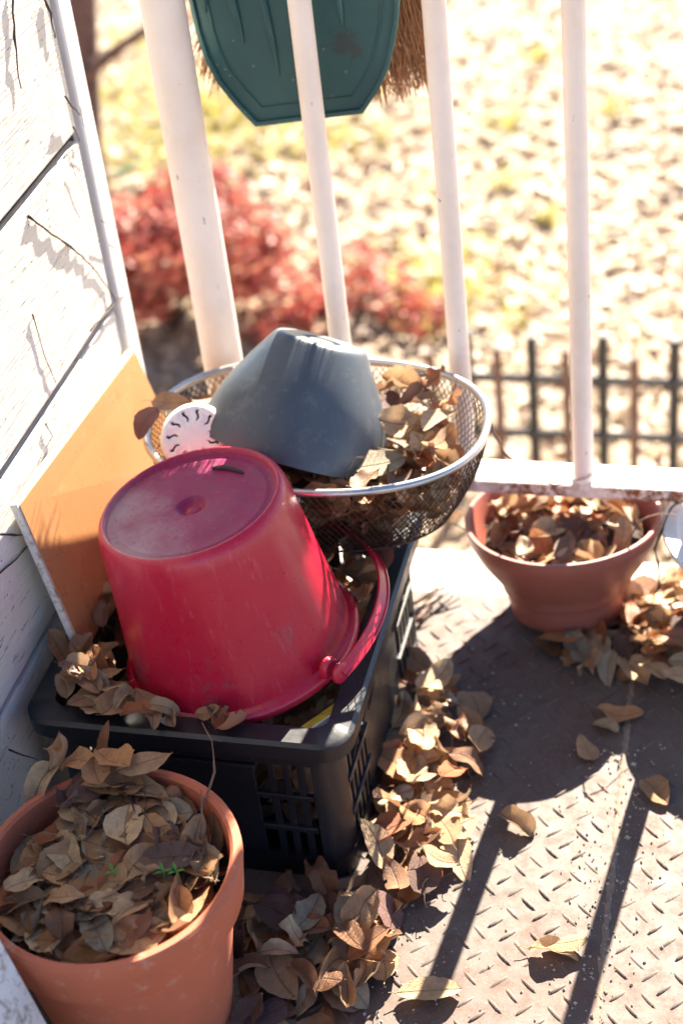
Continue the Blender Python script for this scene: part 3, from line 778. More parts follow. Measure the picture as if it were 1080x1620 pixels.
def bas_in(q, k=.80):
    while True:
        x, y = q.uniform(-1, 1), q.uniform(-1, 1)
        if abs(x) ** 2.35 + abs(y) ** 2.35 < 1: return (BX + x * BA * k, BY + y * BB * k)
def in_basket(v):
    t = np.clip((BZ - .004 - v[:, 2]) / .112, 0, 1.2); f_ = (1 - .20 * t ** 1.7) * .965
    ins_ = (np.abs((v[:, 0] - BX) / (BA * f_)) ** 2.35 + np.abs((v[:, 1] - BY) / (BB * f_)) ** 2.35 < 1) & (v[:, 2] > BZ - .112)
    return ins_ | ((v[:, 2] > BZ + .008) & (v[:, 1] < RY - .02))
litter('basket_leaf_litter', 330, 21, lambda q: (*bas_in(q, .80), .300 + .066 * q.random()), (.042, .062), .45, in_basket)
def gp_clear(x, y): return (x + .585) ** 2 / .105 ** 2 + (y - 1.745) ** 2 / .085 ** 2
def s_front(q): return (q.uniform(-.66, -.46), q.uniform(1.612, 1.672))
def s_bleft(q): return (q.uniform(-.785, -.66), q.uniform(1.66, 1.83))
def s_bas(q):
    while True:
        c = bas_in(q, .82)
        if gp_clear(*c) > .85: return c
def bas_z(x, y): return .366 + .03 * max(0, min(1, (x + .5) / .1)) + .02 * max(0, (y - 1.74) / .1)
pile(22, 50, s_bas, bas_z, 'of the wire basket', 'leaves in the wire basket', tilt=.42, ztop=.024, ok=in_basket, size=(.050, .076), pal=(4, 6, 2, 2, 3, 1, 3, 2), zone=rim_zone(BX, BY, BA, BB))

pile(23, 15, s_front, lambda x, y: .378, 'heaped in the basket in front of the grey planter', 'leaves in front of the grey planter', tilt=.5, ztop=.022, ok=in_basket, size=(.045, .068), pal=(4, 3, 2, 3, 1, 1, 5, 1))
pile(24, 12, s_bleft, lambda x, y: .384, 'in the basket left of the grey planter', 'leaves left of the grey planter', tilt=.7, ztop=.03, ok=in_basket, size=(.045, .068), pal=(3, 1, 4, 4, 2, 0, 4, 2))
# ------------------------------------------------------------------ grey pot lying in the basket
gr = ray((505, 540)); T = ony((509, 537), 1.80)
v_ = ROT @ np.array([.262, -.965, 0.0]); v_ = _n(v_ - gr * np.dot(v_, gr)); gax = _n(v_ * math.cos(rad(6)) - gr * math.sin(rad(6)))
gx = _n(np.cross(gax, -gr)); gy = np.cross(gax, gx); HG = .150
g0 = T - gax * HG
GM = Matrix(((gx[0], gy[0], gax[0], g0[0]), (gx[1], gy[1], gax[1], g0[1]), (gx[2], gy[2], gax[2], g0[2]), (0, 0, 0, 1)))
gp = bpy.data.objects.new('grey_planter', None); COL.objects.link(gp); gp.matrix_world = GM; gp.empty_display_size = .05
tag(gp, 'dark grey tapered plastic planter upside down among leaves in the wire basket', 'planter')
sq = lambda a: 1 / ((abs(math.cos(a)) ** 3 + abs(math.sin(a)) ** 3) ** (1 / 3)) * .96
prof = [(.0, .146), (.024, .146), (.027, .1495), (.050, .1495), (.054, .1499), (.0575, .1492), (.0603, .1478), (.0628, .1452), (.0655, .1412), (.0690, .1360), (.0755, .1258), (.084, .1125), (.1020, .082), (.1142, .056), (.1215, .030), (.1262, .008), (.1268, .0), (.1220, .0), (.110, .010), (.103, .05), (.075, .112), (.058, .140), (0, .142)]
me = MB().lathe(prof, 80, None, lambda a: 1.0 + .012 * math.cos(4 * (a - .5)))
mm = bpy.data.meshes.new('shell'); mm.from_pydata(me.v, [], me.f); mm.materials.append(M_grey); mm.polygons.foreach_set('use_smooth', [True] * len(mm.polygons)); mm.set_sharp_from_angle(angle=rad(42)); mm.update()
o = bpy.data.objects.new('shell', mm); COL.objects.link(o); o.parent = gp
mm = bpy.data.meshes.new('drain_plug'); me = MB().lathe([(0, .1485), (.016, .1485), (.018, .1465), (.018, .1455), (0, .1455)], 24); mm.from_pydata(me.v, [], me.f); mm.materials.append(M_dark); mm.update()
o = bpy.data.objects.new('drain_plug', mm); COL.objects.link(o); o.parent = gp

# ------------------------------------------------------------------ white slotted cap
cc = ony((306, 690), 1.655)
cn = _n(-ray((306, 690)) * .93 + np.array([-.25, 0, .28])); cxv = _n(np.cross([0, 0, 1], cn)); cyv = np.cross(cn, cxv)
CM = Matrix(((cxv[0], cyv[0], cn[0], cc[0]), (cxv[1], cyv[1], cn[1], cc[1]), (cxv[2], cyv[2], cn[2], cc[2]), (0, 0, 0, 1))) @ Matrix.Scale(1.17, 4)
cap = bpy.data.objects.new('drain_cap', None); COL.objects.link(cap); cap.matrix_world = CM; cap.empty_display_size = .03
tag(cap, 'round white plastic drain cap with wavy radial slots behind the red bucket', 'cap')
def child_mesh(name, mb, m, parent, smooth=True, ang=40):
    me = bpy.data.meshes.new(name); me.from_pydata(mb.v, [], mb.f); me.materials.append(m); me.update()
    if smooth: me.polygons.foreach_set('use_smooth', [True] * len(me.polygons)); me.set_sharp_from_angle(angle=rad(ang))
    o = bpy.data.objects.new(name, me); COL.objects.link(o); o.parent = parent; return o
child_mesh('sleeve', MB().lathe([(.0365, -.002), (.0385, -.004), (.0390, -.009), (.0375, -.045), (.0350, -.045), (.0350, -.006)], 48), M_cap, cap)
b = MB(); nr, na, ns = 11, 110, 11; rads = [.010, .014, .018, .021, .024, .027, .030, .0335, .0365]
vs = [(0, 0, .0005)]; fs = []
for i, rr in enumerate(rads):
    for k in range(na):
        a = 2 * math.pi * k / na + (.07 * math.sin(i * 1.5) if 1 <= i <= 6 else 0)
        z = -.0006 if 2 <= i <= 5 and (k // 10) % 2 else .0004
        vs.append((rr * math.cos(a), rr * math.sin(a), z if i < 8 else -.002))
for k in range(na): fs.append((0, 1 + k, 1 + (k + 1) % na))
for i in range(len(rads) - 1):
    for k in range(na):
        if k % 10 in (4, 5) and 2 <= i <= 5: continue
        a0 = 1 + i * na; k2 = (k + 1) % na; fs.append((a0 + k, a0 + na + k, a0 + na + k2, a0 + k2))
b.add(vs, fs); o = child_mesh('slotted_face', b, M_cap, cap); so = o.modifiers.new('solid', 'SOLIDIFY'); so.thickness = .0016; so.offset = -1
child_mesh('inside', MB().lathe([(0, -.008), (.0348, -.008), (.0348, -.011), (0, -.011)], 32), M_dark, cap)

# ------------------------------------------------------------------ pots
def pot(name, center, prof, m, label, lip=None, tilt=None):
    p = tag(thing(name, center), label, 'flower pot')
    if tilt: p.rotation_euler = tilt
    child_mesh('body', MB().lathe(prof, 96), m, p, ang=35); return p
FPx, FPy = -.659, 1.102
fp = pot('terracotta_pot', (FPx, FPy, 0.002), [(0, 0), (.096, 0), (.1, .003), (.1225, .192), (.125, .1985), (.1375, .2), (.1395, .203), (.1455, .252), (.1450, .2585), (.142, .2620), (.136, .2625), (.1325, .2595), (.1310, .252), (.127, .20), (.1, .01), (0, .008)], M_terra,
         'large terracotta pot brimming with brown leaves in front of the black crate')
child_mesh('soil', MB().lathe([(0, .212), (.1, .208), (.1285, .204), (.1285, .19), (0, .19)], 32), M_soil, fp)
def s_fp(q):
    while True:
        x, y = q.uniform(-1, 1), q.uniform(-1, 1)
        if x * x + y * y < .96 ** 2: return (FPx + x * .126, FPy + y * .126)
def fp_z(x, y):
    rr = ((x - FPx) ** 2 + (y - FPy) ** 2) / .13 ** 2; return .226 + .016 * (1 - rr) + .026 * math.exp(-(((x + .70) / .07) ** 2 + ((y - 1.205) / .05) ** 2))
pile(31, 118, s_fp, fp_z, 'of the large terracotta pot', 'leaves in the large terracotta pot', tilt=.27, under=170, ztop=.018, zone=rim_zone(FPx, FPy, .13, .13), ok=in_round(FPx, FPy, .1305, .264), size=(.050, .078), utilt=.3, pal=(7, 4, 4, 1.5, 1, 1.5, 5, 1))
def s_over(q): return (q.uniform(-.775, -.66), q.uniform(1.20, 1.265))
pile(32, 7, s_over, lambda x, y: .262 + .02 * max(0, (x + .70) / .05), 'spilling over the large terracotta pot by the crate', 'leaves over the pot edge by the crate', tilt=.6, ztop=.03, pal=(4, 2, 2, 0, 0, 1, 4, 0), size=(.045, .068), ok=lambda v: (v[:, 0] > WX + .006) & ((v[:, 1] < CY0 - .024) | (v[:, 2] > CZ + .004)))
for i, (dx, dy) in enumerate(((.012, -.014), (.066, -.006), (.080, -.004))):
    b = MB()
    for a in (0, 2.2, 4.1): b.add([(0, 0, 0), (.005 * math.cos(a) - .002 * math.sin(a), .005 * math.sin(a) + .002 * math.cos(a), .004), (.011 * math.cos(a), .011 * math.sin(a), .005), (.005 * math.cos(a) + .002 * math.sin(a), .005 * math.sin(a) - .002 * math.cos(a), .004)], [(0, 1, 2, 3)])
    b.tube([(0, 0, -.02), (0, 0, .001)], .0008, 4); o = b.build('sprout', M_sprout); o.location = (FPx + dx, FPy + dy, .266)
    tag(o, 'tiny bright green sprout poking through leaves in the terracotta pot', 'sprout', 'green sprouts in the terracotta pot')

BPx, BPy = -.268, 1.890
bp = pot('brown_pot', (BPx, BPy, .005), [(r_ * 1.02, z_ * .93) for r_, z_ in [(0, 0), (.078, 0), (.081, .003), (.0865, .042), (.0915, .047), (.0935, .056), (.0950, .066), (.101, .074), (.1225, .112), (.1330, .138), (.1365, .148), (.1370, .156), (.1370, .1635), (.1355, .1655), (.1315, .1655), (.1290, .162), (.120, .128), (.095, .078), (.085, .05), (.075, .01), (0, .008)]], M_brownpot,
         'shallow reddish brown plant pot full of leaves under the railing', tilt=(rad(-6.0), rad(-2.5), 0))
child_mesh('soil', MB().lathe([(0, .128), (.09, .124), (.112, .120), (.112, .112), (0, .112)], 32), M_soil, bp)
def s_bp(q):
    while True:
        x, y = q.uniform(-1, 1), q.uniform(-1, 1)
        if x * x + y * y < .9 ** 2: return (BPx + x * .122, BPy + .015 + y * .116)
pile(41, 42, s_bp, lambda x, y: .137 + .10 * (BPy + .01 - y) * .9, 'of the shallow brown pot', 'leaves in the brown pot', tilt=.5, under=60, ztop=.012, size=(.044, .068), depth=.012, zone=rim_zone(BPx, BPy, .13, .13), ok=lambda v: (np.hypot(v[:, 0] - BPx + .007, v[:, 1] - BPy - .015) < .121) & (v[:, 2] > .102) & ((v[:, 1] < RY - .02) | (v[:, 2] < .173)), pal=(3, 6, 2, 2, 2, 1, 2, 1))

# grey basin at the right edge
basin = pot('basin', (.036, 1.900, .002), [(0, 0), (.10, 0), (.105, .004), (.145, .146), (.152, .150), (.168, .152), (.170, .157), (.168, .161), (.150, .160), (.142, .152), (.1, .012), (0, .008)], M_basin, 'pale grey plastic basin holding leaves beside the brown pot')
basin['category'] = 'basin'
def s_bs(q):
    while True:
        x, y = q.uniform(-1, 1), q.uniform(-1, 1)
        if x * x + y * y < .85: return (.036 + x * .132, 1.90 + y * .132)
pile(42, 16, s_bs, lambda x, y: .125, 'of the pale grey basin', 'leaves in the grey basin', tilt=.4, under=90, ztop=.012, depth=.03, zone=rim_zone(.036, 1.9, .14, .14), ok=in_round(.036, 1.9, .139, .165))

# ------------------------------------------------------------------ leaves on the plate
def wedge(pts_px):
    P = [onz(p, 0)[:2] for p in pts_px]
    def f(q):
        while True:
            xs = [p[0] for p in P]; ys = [p[1] for p in P]; x, y = q.uniform(min(xs), max(xs)), q.uniform(min(ys), max(ys)); ins_ = False
            for i in range(len(P)):
                (x1, y1), (x2, y2) = P[i], P[i - 1]
                if (y1 > y) != (y2 > y) and x < (x2 - x1) * (y - y1) / (y2 - y1) + x1: ins_ = not ins_
            if ins_: return (x, y)
    return f
h1 = wedge([(640, 1060), (690, 1080), (765, 1180), (750, 1250), (735, 1330), (720, 1400), (640, 1440), (600, 1420), (600, 1300), (615, 1180), (625, 1100)])
pile(51, 44, h1, lambda x, y: .012 + .02 * max(0, 1 - abs(x + .42) / .08), 'of the drift along the crate side', 'leaves drifted beside the crate', tilt=.5, under=40, ztop=.02, depth=.012, zone=lambda x, y: ('at the far end' if y > 1.58 else 'past the middle' if y > 1.48 else 'near the middle' if y > 1.38 else 'at the near end'), pal=(4, 8, 2, 2, 1, 1, 2, 1))
h2 = wedge([(390, 1420), (560, 1400), (620, 1450), (630, 1500), (560, 1590), (520, 1640), (380, 1640), (350, 1560)])
pile(52, 34, h2, lambda x, y: .012 + .02 * max(0, 1 - abs(y - 1.2) / .1), 'of the heap between pot and crate', 'leaves between the pot and the crate', tilt=.5, under=80, ztop=.02, depth=.014, zone=lambda x, y: ('at the back ' if y > 1.24 else 'at the front ') + ('right' if x > -.44 else 'left' if x < -.50 else 'middle'), pal=(4, 1, 5, 2, 3, 2, 2, 3))
h3 = wedge([(905, 985), (985, 960), (1090, 930), (1090, 1110), (1010, 1085), (960, 1075), (915, 1060), (880, 1020)])
pile(53, 40, h3, lambda x, y: .010 + .016 * max(0, 1 - abs(x + .1) / .1), 'of the scatter beside the brown pot', 'leaves at the foot of the brown pot', tilt=.42, under=22, ztop=.012, depth=.008, zone=lambda x, y: ('at the far ' if y > 1.83 else 'at the near ' if y < 1.72 else 'at the middle ') + ('right' if x > -.12 else 'left'), pal=(4, 5, 3, 2, 1, 2, 2, 1))
def single(px, size, yaw, variant, label, tilt=(0, 0, 1), z=.009, colour='tan'):
    p = onz(px, z); leaf_obj(p, size * 1.1, tilt, rad(yaw), variant, label, colour=colour)
single((750, 1107), .062, 205, 3, 'long brown leaf lying alone in the dark pot shadow', (.1, .1, 1), colour='tan')
single((632, 1096), .055, 170, 1, 'smooth olive yellow leaf leaning against the crate side', (.7, -.5, .6), .024, colour='olive grey')
single((824, 1303), .05, 60, 18, 'pale curled leaf lying just below the dark pot shadow', (.2, 0, 1), .012, colour='buff')
single((672, 1566), .068, 285, 2, 'serrated tan leaf lying across a baluster shadow at the bottom', (0, .15, 1), .012, colour='buff')
single((608, 1528), .052, 20, 4, 'pale upturned leaf by the bottom leaf heap on sunlit plate', (-.25, .1, 1), .012, colour='buff')
single((930, 1185), .042, 30, 5, 'small narrow folded leaf in the shadow near the plate seam', (.3, 0, 1), .009)
single((1035, 1244), .05, 220, 19, 'rolled brown leaf at the shadow edge right of the seam', (0, 0, 1), .011, colour='tan')
single((955, 1146), .035, 250, 6, 'small pale round leaf in shadow before the leaf scatter', (0, .1, 1), .008, colour='buff')
single((975, 1126), .06, 275, 12, 'long ragged brown leaf in front of the leaf scatter', (.1, .2, 1), .010, colour='orange brown')
single((725, 1350), .062, 200, 0, 'broad pale leaf at the sunlit tip of the crate drift', (.25, -.2, 1), .014, colour='buff')
single((868, 1498), .055, 265, 13, 'torn bleached leaf lying among the treads near the seam', (.1, .2, 1), .010, colour='buff')
single((900, 1492), .05, 100, 8, 'crumpled bleached leaf touching the torn one near the seam', (-.2, .1, 1), .012, colour='buff')
single((875, 1025), .05, 60, 9, 'dark brown leaf touching the base of the brown pot', (.3, .3, 1), .012, colour='chestnut')
single((925, 990), .06, 100, 15, 'large folded tan leaf propped against the brown pot base', (.2, -.35, 1), .02, colour='tan')
# leaf stuck on the basket's left side
leaf_obj(ony((232, 662), 1.70), .05, (.2, -.7, .7), rad(150), 17, 'dark curled leaf hooked on the left rim of the basket', colour='purple brown')
leaf_obj(onx((98, 1030), -.835), .062, (.9, -.2, .3), rad(80), 2, 'large pale leaf standing between the siding and the crate rim')
leaf_obj(onz((520, 1047), .245), .045, (-.3, -.6, .7), rad(-20), 11, 'brown leaf caught against the bucket ear')

lay_leaves()

# crumbs of dirt and leaf on the plate
b = MB(); q = random.Random(77)
for _ in range(900):
    if q.random() < .45: x, y = SEAM(1.3) + q.gauss(0, .03), q.uniform(.95, 1.62)
    elif q.random() < .5: x, y = -.40 + q.gauss(0, .05), q.uniform(1.0, 1.75)
    else: x, y = q.uniform(-.46, .1), q.uniform(.9, 1.9)
    if x < -.455 or y > 1.89: continue
    s = q.uniform(.0006, .0026) * (1.7 if q.random() < .08 else 1); a = q.uniform(0, 6); z = .0008
    P = [(x + s * math.cos(a + t) * q.uniform(.6, 1.3), y + s * math.sin(a + t) * q.uniform(.6, 1.3), z) for t in (0, 1.6, 3.1, 4.7)]
    b.add(P + [(x, y, z + s * .9)], [(0, 1, 4), (1, 2, 4), (2, 3, 4), (3, 0, 4), (3, 2, 1, 0)])
stuff(b.build('grit', M_speck))

# ------------------------------------------------------------------ twigs and dry vines
def twig(pts, r0, label, m=M_twig, name='dry_vine', group=None, knots=True, r1=None, n=5):
    q = random.Random(len(label) * 31 + int(abs(pts[0][1]) * 1e4) % 97); P = []
    pts = [np.asarray(p, float) for p in pts]
    for a, b_ in zip(pts, pts[1:]):
        k = max(2, int(np.linalg.norm(b_ - a) / .012))
        for t in range(k): P.append(a + (b_ - a) * t / k + np.array([q.uniform(-1, 1) for _ in range(3)]) * r0 * .6)
    P.append(pts[-1]); r1 = r0 * .45 if r1 is None else r1
    rs = [(r0 + (r1 - r0) * i / (len(P) - 1)) * (q.choice((1, 1, 1, 1.7)) if knots else 1) for i in range(len(P))]
    o = MB().tube(P, rs, n).build(name, m, smooth=True, origin=P[0]); return tag(o, label, 'twig', group)
W = lambda pts, off=.0024: [onx(p, WX + min(off, .006)) for p in pts]
twig(W([(19, -20), (24, 60), (28, 100), (34, 140)]), 0.00158, 'dark dead vine stem hanging on the topmost siding board')
twig(W([(46, 342), (75, 365), (105, 385), (130, 405), (155, 432), (176, 462), (184, 478)]), 0.00137, 'dark vine stem slanting across the second siding board')
twig(W([(195, 468), (180, 483), (160, 505), (143, 524)]), 0.00137, 'short hooked vine bit over the lower joint of the siding by the trim')
twig(W([(70, -5), (80, 20), (84, 45), (88, 60)]), 0.00130, 'thin vine clinging beside the top of the corner trim')
twig(W([(103, 153), (115, 168), (127, 182)], .007), 0.00173, 'stubby frayed vine piece at the trim above the first joint')
twig(W([(116, 200), (122, 212), (126, 224)]), 0.00108, 'tiny vine piece sitting on the end of the first siding joint')
twig(W([(112, 256), (124, 288), (137, 316)], .003), 0.00043, 'hair thin tendril below the first siding joint', knots=False)
twig(W([(128, 170), (132, 198), (148, 212)], .012), 0.00043, 'curly tendril crossing the white corner trim', knots=False)
twig(W([(160, 349), (176, 356), (193, 363)], .010), 0.00050, 'straight fine tendril sticking over the corner trim', knots=False)
twig(W([(52, 497), (62, 530), (70, 560), (80, 585), (89, 606)]), 0.00072, 'thin wavy vine on the third siding board')
twig(W([(-5, 844), (18, 847), (40, 846)]), 0.00137, 'dark vine running level to the top corner of the orange board')
twig(W([(-5, 910), (18, 892), (34, 876), (46, 862)]), 0.00137, 'dark vine curving up behind the edge of the orange board')
twig(W([(72, 670), (84, 690), (66, 720), (60, 738)]), 0.00058, 'scribbly fine vine on the shaded board above the orange one')
twig([onx((14, 1186), WX + .004), onx((40, 1195), WX + .03), onx((62, 1203), WX + .055)], .0015, 'bare twig poking from the siding above the terracotta pot', knots=False)
# stems in the terracotta pot
twig([(-.585, 1.19, .235), (-.581, 1.205, .262), (-.571, 1.225, .288), (-.579, 1.25, .31), (-.595, 1.27, .318)], .0012, 'wiry stem with a dried bud rising behind the terracotta pot', M_twig2)
twig([(-.574, 1.15, .235), (-.570, 1.17, .28), (-.575, 1.19, .296)], .0016, 'upright reddish leaf stalk at the right of the terracotta pot', M_twig2, knots=False)
# vines round the brown pot and the rail
twig([ony((772, 660), 1.86), ony((782, 690), 1.88), ony((799, 720), 1.90), ony((835, 745), 1.91), ony((876, 767), 1.91), ony((925, 757), 1.912), ony((960, 735), 1.95)], .0016, 'thin dry vine draped from the basket over the white bottom rail', M_twig2)
twig([ony((1085, 788), 1.93), ony((1060, 803), 1.90), ony((1043, 846), 1.87), ony((1035, 867), 1.86), ony((1043, 907), 1.845), ony((1040, 930), 1.84), onz((1028, 955), .01)], .0018, 'dark vine hanging down between brown pot and grey basin')
twig([ony((990, 860), 1.83), ony((1010, 825), 1.84), ony((1040, 812), 1.86), ony((1072, 815), 1.88)], .0014, 'pale arched stem bridging the brown pot and the basin', M_twig2, knots=False)
twig([ony((1066, 745), 1.93), ony((1062, 775), 1.92), ony((1056, 800), 1.90)], .0011, 'short twig standing up in front of the rail by the basin', M_twig2)
twig([onz((736, 838), .16), onz((715, 828), .165), onz((706, 838), .15), onz((702, 852), .13)], .0009, 'hooked tendril curling out from the left of the brown pot', M_twig, knots=False)
twig([(-.47, 1.70, .285), (-.44, 1.71, .265), (-.425, 1.72, .243)], .0010, 'bare stalk poking down under the right of the wire basket', knots=False)
q = random.Random(9)
for i, (a, b_) in enumerate((((652, 972), (708, 912)), ((655, 985), (720, 925)), ((668, 962), (732, 922)), ((650, 960), (690, 930)), ((690, 935), (738, 918)))):
    twig([onz(a, .004 + .004 * i), onz(((a[0] + b_[0]) / 2, (a[1] + b_[1]) / 2 - 2), .006 + .004 * i), onz(b_, .005 + .004 * i)], q.uniform(.0022, .004), 'dry reed stalk in the little bundle on the ledge by the crate', M_reed if i % 2 == 0 else M_twig2, 'reed_stalk', 'reed stalks beside the crate', n=6)
for i, (a, b_) in enumerate((((700, 1090), (800, 1050)), ((945, 1110), (985, 1085)), ((960, 1128), (1012, 1160)), ((922, 1110), (948, 1175)), ((640, 1200), (690, 1215)))):
    twig([onz(a, .003), onz(((a[0] + b_[0]) / 2 + 4, (a[1] + b_[1]) / 2 - 4), .004), onz(b_, .003)], .0010, ['fine twig crossing the left of the pot shadow', 'fine twig among the right leaf scatter', 'fine twig pointing out of the right leaf scatter', 'bent twig in the pot shadow by the scatter', 'twig buried in the leaf drift by the crate'][i], M_twig2, 'fine_twig', knots=False)

# ------------------------------------------------------------------ dustpan and broom hung on the railing
DY = 1.985
dp = tag(thing('dustpan', (-.6, DY, 1.0)), 'dark green plastic dustpan hanging on the outside of the railing', 'dustpan')
Pd = lambda px, y=DY: ony(px, y)
lft = [Pd(p) for p in ((405, 199), (372, 164), (345, 130), (325, 92), (312, 52), (300, 0))]; rgt = [Pd(p) for p in ((575, 178), (600, 140), (614, 110), (623, 75), (629, 40), (632, 0))]
top_l = [lft[-1] + np.array([-.006, 0, .08]), lft[-1] + np.array([.012, 0, .15]), lft[-1] + np.array([.06, 0, .18])]; top_r = [rgt[-1] + np.array([.0, 0, .08]), rgt[-1] + np.array([-.02, 0, .15]), rgt[-1] + np.array([-.07, 0, .18])]
outl = lft[::-1] + rgt + top_r + top_l[::-1]
cen = np.mean(outl, 0)
MB().prism(outl, (0, .004, 0)).build('pan', M_dustpan, dp, bevel=.001)
inner = [cen + (p - cen) * np.array([.90, 1, .90]) for p in outl]
m = MB(); n = len(outl)
for dpth, (P, Q) in ((0, (outl, [cen + (p - cen) * np.array([.955, 1, .955]) for p in outl])),):
    vs = []; fs = []
    for a, b_ in zip(P, Q): vs += [a + [0, -.0004, 0], a + [0, -.0045, 0], b_ + [0, -.0045, 0], b_ + [0, -.0004, 0]]
    for i in range(n):
        j = (i + 1) % n
        for k in range(4): fs.append((4 * i + k, 4 * j + k, 4 * j + (k + 1) % 4, 4 * i + (k + 1) % 4))
    m.add(vs, fs)
m.build('raised_border', M_dustpan, dp, bevel=.0012)
innr = [cen + (p - cen) * np.array([.83, 1, .84]) + [0, -.0005, 0] for p in outl]
m = MB(); pts = [innr[k] for k in range(n)]; m.ring(pts, .0016, 5); m.build('inner_ridge', M_dgreen, dp, smooth=True)
for a, b_ in (((316, -60), (325, 20)), ((352, -60), (386, 70)), ((402, -60), (442, 120)), ((524, -60), (543, 45)), ((578, -60), (586, -5))):
    p, q2 = Pd(a, DY - .0028), Pd(b_, DY - .0012); MB().tube([p, p + (q2 - p) * .7, q2], [.0066, .0048, .0006], 8).build('rib', M_dustpan, dp, smooth=True)
hc = (top_l[-1] + top_r[-1]) / 2
MB().tube([hc + [0, .002, -.01], hc + [0, .002, .06], hc + [0, .004, .1]], [.018, .013, .012], 12).build('handle', M_dustpan, dp, smooth=True)
MB().tube([hc + [0, .004, .098], hc + [0, .0, .115], hc + [0, -.03, .12], hc + [0, -.06, .118], hc + [0, -.062, .09]], .004, 8).build('hook', M_steel, dp, smooth=True)

br = tag(thing('broom', (-.58, 2.02, .95)), 'broom with brown coir bristles hanging behind the green dustpan', 'broom')
MB().tube([(-.58, 2.055, .98), (-.58, 2.03, 1.3), (-.585, 2.005, 1.62)], .012, 12).build('stick', M_wood, br, smooth=True)
MB().box((-.67, 2.035, .945), (-.49, 2.07, .985)).build('head', M_wood, br, bevel=.006)
b = MB(); q = random.Random(15)
for i in range(1700):
    s = q.uniform(-1, 1); s = math.copysign(abs(s) ** (.8 if s > 0 else .5), s); x0 = -.575 + .085 * s; y0 = 2.04 + q.uniform(0, .025)
    sp_ = (.138 if s > 0 else .195) * s * q.uniform(.82, 1.06); L = q.uniform(.17, .255) * (1 - .10 * abs(s) ** 3)
    pts = []; w = q.uniform(-.008, .008); fr = q.random() ** 2 * .02
    for t in (0, .3, .6, .85, 1): pts.append((x0 + (sp_ - .085 * s) * (t ** .8) + w * math.sin(4 * t) + fr * q.uniform(-1, 1) * t, y0 + q.uniform(-.004, .004) + .01 * t, .96 - L * (t ** 1.15) + .012 * q.random() * t))
    b.tube(pts, .00065, 3, cap=False)
stuff(b.build('bristles', M_bristle, br, smooth=True))

# ------------------------------------------------------------------ garden beyond the railing
FY = 3.42
fence = tag(thing('lattice_fence', (-.4, FY, GZ)), 'low lattice fence of black and brown pickets below the landing', 'fence')
for k in range(-3, 14):
    x = -.553 + k * .0825 + R.uniform(-.006, .006); dark = k % 2 == 0; hz = (-.455 if dark else -.500) + R.uniform(-.012, .012)
    MB().tube([(x, FY + (.012 if dark else -.012), GZ - .05), (x + R.uniform(-.004, .004), FY + (.012 if dark else -.012), hz)], .0135 if dark else .0115, 8).build('picket', M_black if dark else M_brown, fence, smooth='auto')
for z in (-.578, -.737): MB().tube([(-.86, FY, z - .006), (.6, FY, z + .004)], .0125, 8).build('crossbar', M_black, fence, smooth='auto')

q = random.Random(61); items = []
while len(items) < 24000:
    y = 2.1 + 8.6 * q.random() ** 1.15; x = q.uniform(-.62 * y - .6, .12 * y + 1.0)
    hgt = .006 + .016 * q.random()
    items.append((q.randrange(10), (x, y, GZ + .02 * math.sin(x * 1.7 + y) + .02 * math.sin(y * 2.3 - x * .6) + hgt), q.uniform(.042, .078), rnormal(q, .34), q.uniform(0, 6.28)))
joined('garden_leaf_litter', items, LOWLEAF, M_glitter)

def blades(name, spots, hmin, hmax, m, n, spread):
    b = MB(); q = random.Random(len(spots) * 13 + n)
    for (cx, cy, sc) in spots:
        for _ in range(int(n * sc)):
            a = q.uniform(0, 6.28); rr = spread * sc * q.random() ** .7; x, y = cx + rr * math.cos(a), cy + rr * math.sin(a); h = q.uniform(hmin, hmax); w = q.uniform(.002, .004)
            a2 = q.uniform(0, 6.28); dx, dy = math.cos(a2), math.sin(a2); z = GZ + .02 * math.sin(x * 1.7 + y) + .02 * math.sin(y * 2.3 - x * .6); ln = q.uniform(.2, .8) * h
            b.add([(x - dy * w, y + dx * w, z), (x + dy * w, y - dx * w, z), (x + dx * ln * .4 + dy * w * .7, y + dy * ln * .4 - dx * w * .7, z + h * .6), (x + dx * ln * .4 - dy * w * .7, y + dy * ln * .4 + dx * w * .7, z + h * .6), (x + dx * ln, y + dy * ln, z + h)], [(0, 1, 2, 3), (3, 2, 4)])
    return stuff(b.build(name, m))
q = random.Random(62); spots = []
for px, sc in (((210, 150), 1.2), ((300, 180), 1.3), ((230, 230), 1.5), ((380, 215), 1.6), ((420, 250), 1.5), ((350, 180), 1.2), ((540, 235), .9), ((200, 80), .8), ((590, 150), .5), ((755, 465), 1.2), ((700, 470), .7), ((640, 430), .8), ((970, 180), .3), ((850, 90), .25), ((800, 205), .3), ((680, 520), .5), ((860, 340), .3), ((440, 180), 1.1), ((260, 260), 1.2), ((890, 80), .15), ((800, 285), .3)):
    p = onz(px, GZ); spots.append((p[0], p[1], sc))
blades('garden_grass', spots, .03, .09, M_grass, 120, .24)

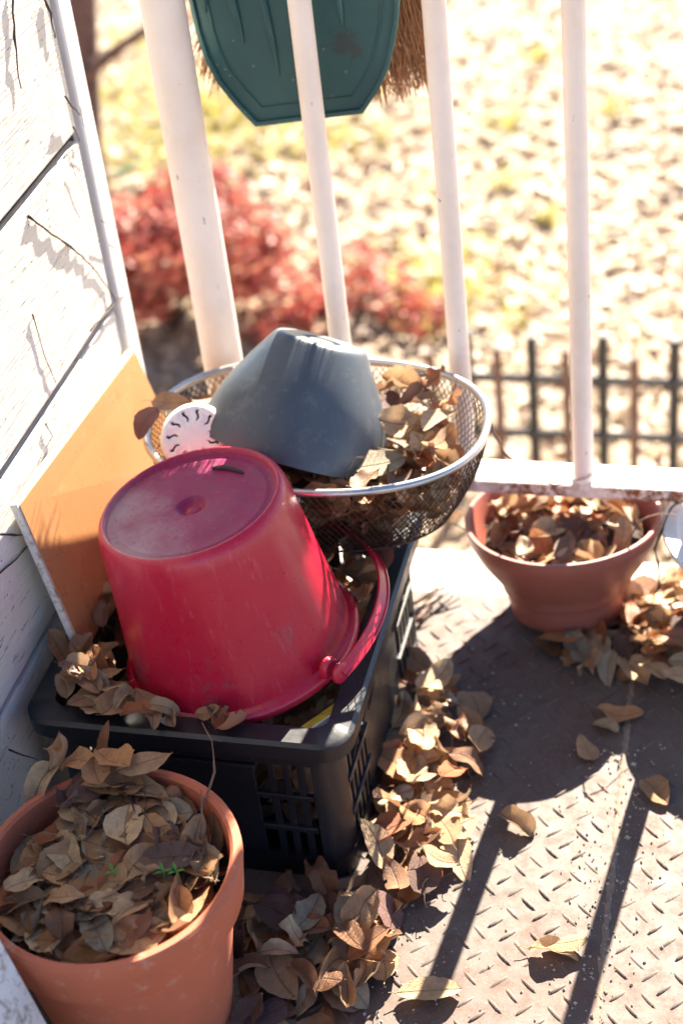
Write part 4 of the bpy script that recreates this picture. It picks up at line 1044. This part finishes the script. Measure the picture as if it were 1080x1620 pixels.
def shrub(name, center, blobs, nleaf, label, m=M_redleaf, ls=(.018, .034)):
    t = tag(thing(name, center), label, 'shrub'); q = random.Random(int(center[0] * -1000)); c = np.array(center)
    b = MB()
    for _ in range(nleaf):
        bl = q.choices(blobs, [k[3] ** 2 for k in blobs])[0]
        dv_ = _n([q.gauss(0, 1), q.gauss(0, 1), q.gauss(0, 1)]); rr = bl[3] * q.uniform(.55, 1.06)
        p = c + np.array(bl[:3]) + dv_ * rr * np.array([1, 1, .75])
        if p[2] < GZ: continue
        Mx = np.array(basis((dv_ + np.array([q.uniform(-.8, .8) for _ in range(3)])), q.uniform(0, 6.28))); s = q.uniform(*ls)
        L = np.array([(-1, 0, 0), (0, -.45, .1), (1.1, 0, -.1), (0, .45, .1)]) * s
        b.add(p + L @ Mx.T, [(0, 1, 2, 3)])
    b.build('foliage', m, t)
    b = MB()
    for bl in blobs: b.tube([c, c + np.array(bl[:3]) * .6 + [q.uniform(-.05, .05), 0, .02], c + np.array(bl[:3]) * [1, 1, 1.1]], [.014, .009, .004], 5)
    b.build('stems', M_bark, t, smooth=True); return t
pc = onz((272, 520), GZ)
shrub('red_shrub', pc, [(0, 0, .27, .20), (-.22, .08, .25, .17), (.2, .1, .22, .18), (.05, .24, .28, .18), (-.05, -.1, .16, .12)], 2900, 'rounded red leaved shrub in the garden behind the white post')
pc2 = onz((505, 500), GZ)
shrub('low_red_shrub', pc2, [(0, 0, .06, .13), (.2, .05, .05, .12), (-.2, .1, .05, .12), (.05, .2, .05, .12), (.34, -.06, .03, .10), (-.1, -.15, .03, .1)], 700, 'low spreading red foliage behind the second baluster')

b0 = onz((128, 335), GZ)
tree = tag(thing('bare_tree', b0), 'dark bare tree trunk in the garden behind the wall corner', 'tree')
d_ = ony((118, 0), b0[1] + .1) - b0
MB().tube([b0 + [0, 0, -.1], b0 + d_ * .3, b0 + d_ * .6, b0 + d_, b0 + d_ * 1.4 + [-.02, 0, 0], b0 + d_ * 2.1 + [-.15, .05, 0]], [.11, .085, .078, .074, .068, .05], 12).build('trunk', M_bark, tree, smooth=True)
s0 = b0 + d_ * .62
m = MB().tube([s0, ony((148, 108), b0[1]), ony((185, 78), b0[1] - .05), ony((230, 48), b0[1] - .1), ony((330, -40), b0[1] - .2)], [.03, .022, .018, .015, .01], 8); m.build('branch', M_bark, tree, smooth=True)
for (a, L, w) in ((2.5, 1.5, .5), (.4, 1.3, .9), (4.2, 1.2, .8), (5.4, 1.6, .3)):
    s1 = b0 + d_ * 1.9; e = s1 + np.array([math.cos(a) * w, math.sin(a) * w, L]); MB().tube([s1, (s1 + e) / 2 + [.1 * math.cos(a), 0, -.05], e], [.035, .022, .006], 7).build('branch', M_bark, tree, smooth=True)

ho = MB().tube([onz(p, GZ + .03) for p in ((150, 290), (190, 278), (215, 262), (240, 236), (262, 205), (300, 150), (360, 120))], .018, 8).build('garden_hose', M_hose, smooth=True, origin=onz((215, 262), GZ))
tag(ho, 'green garden hose lying on the leafy ground behind the white post', 'hose')
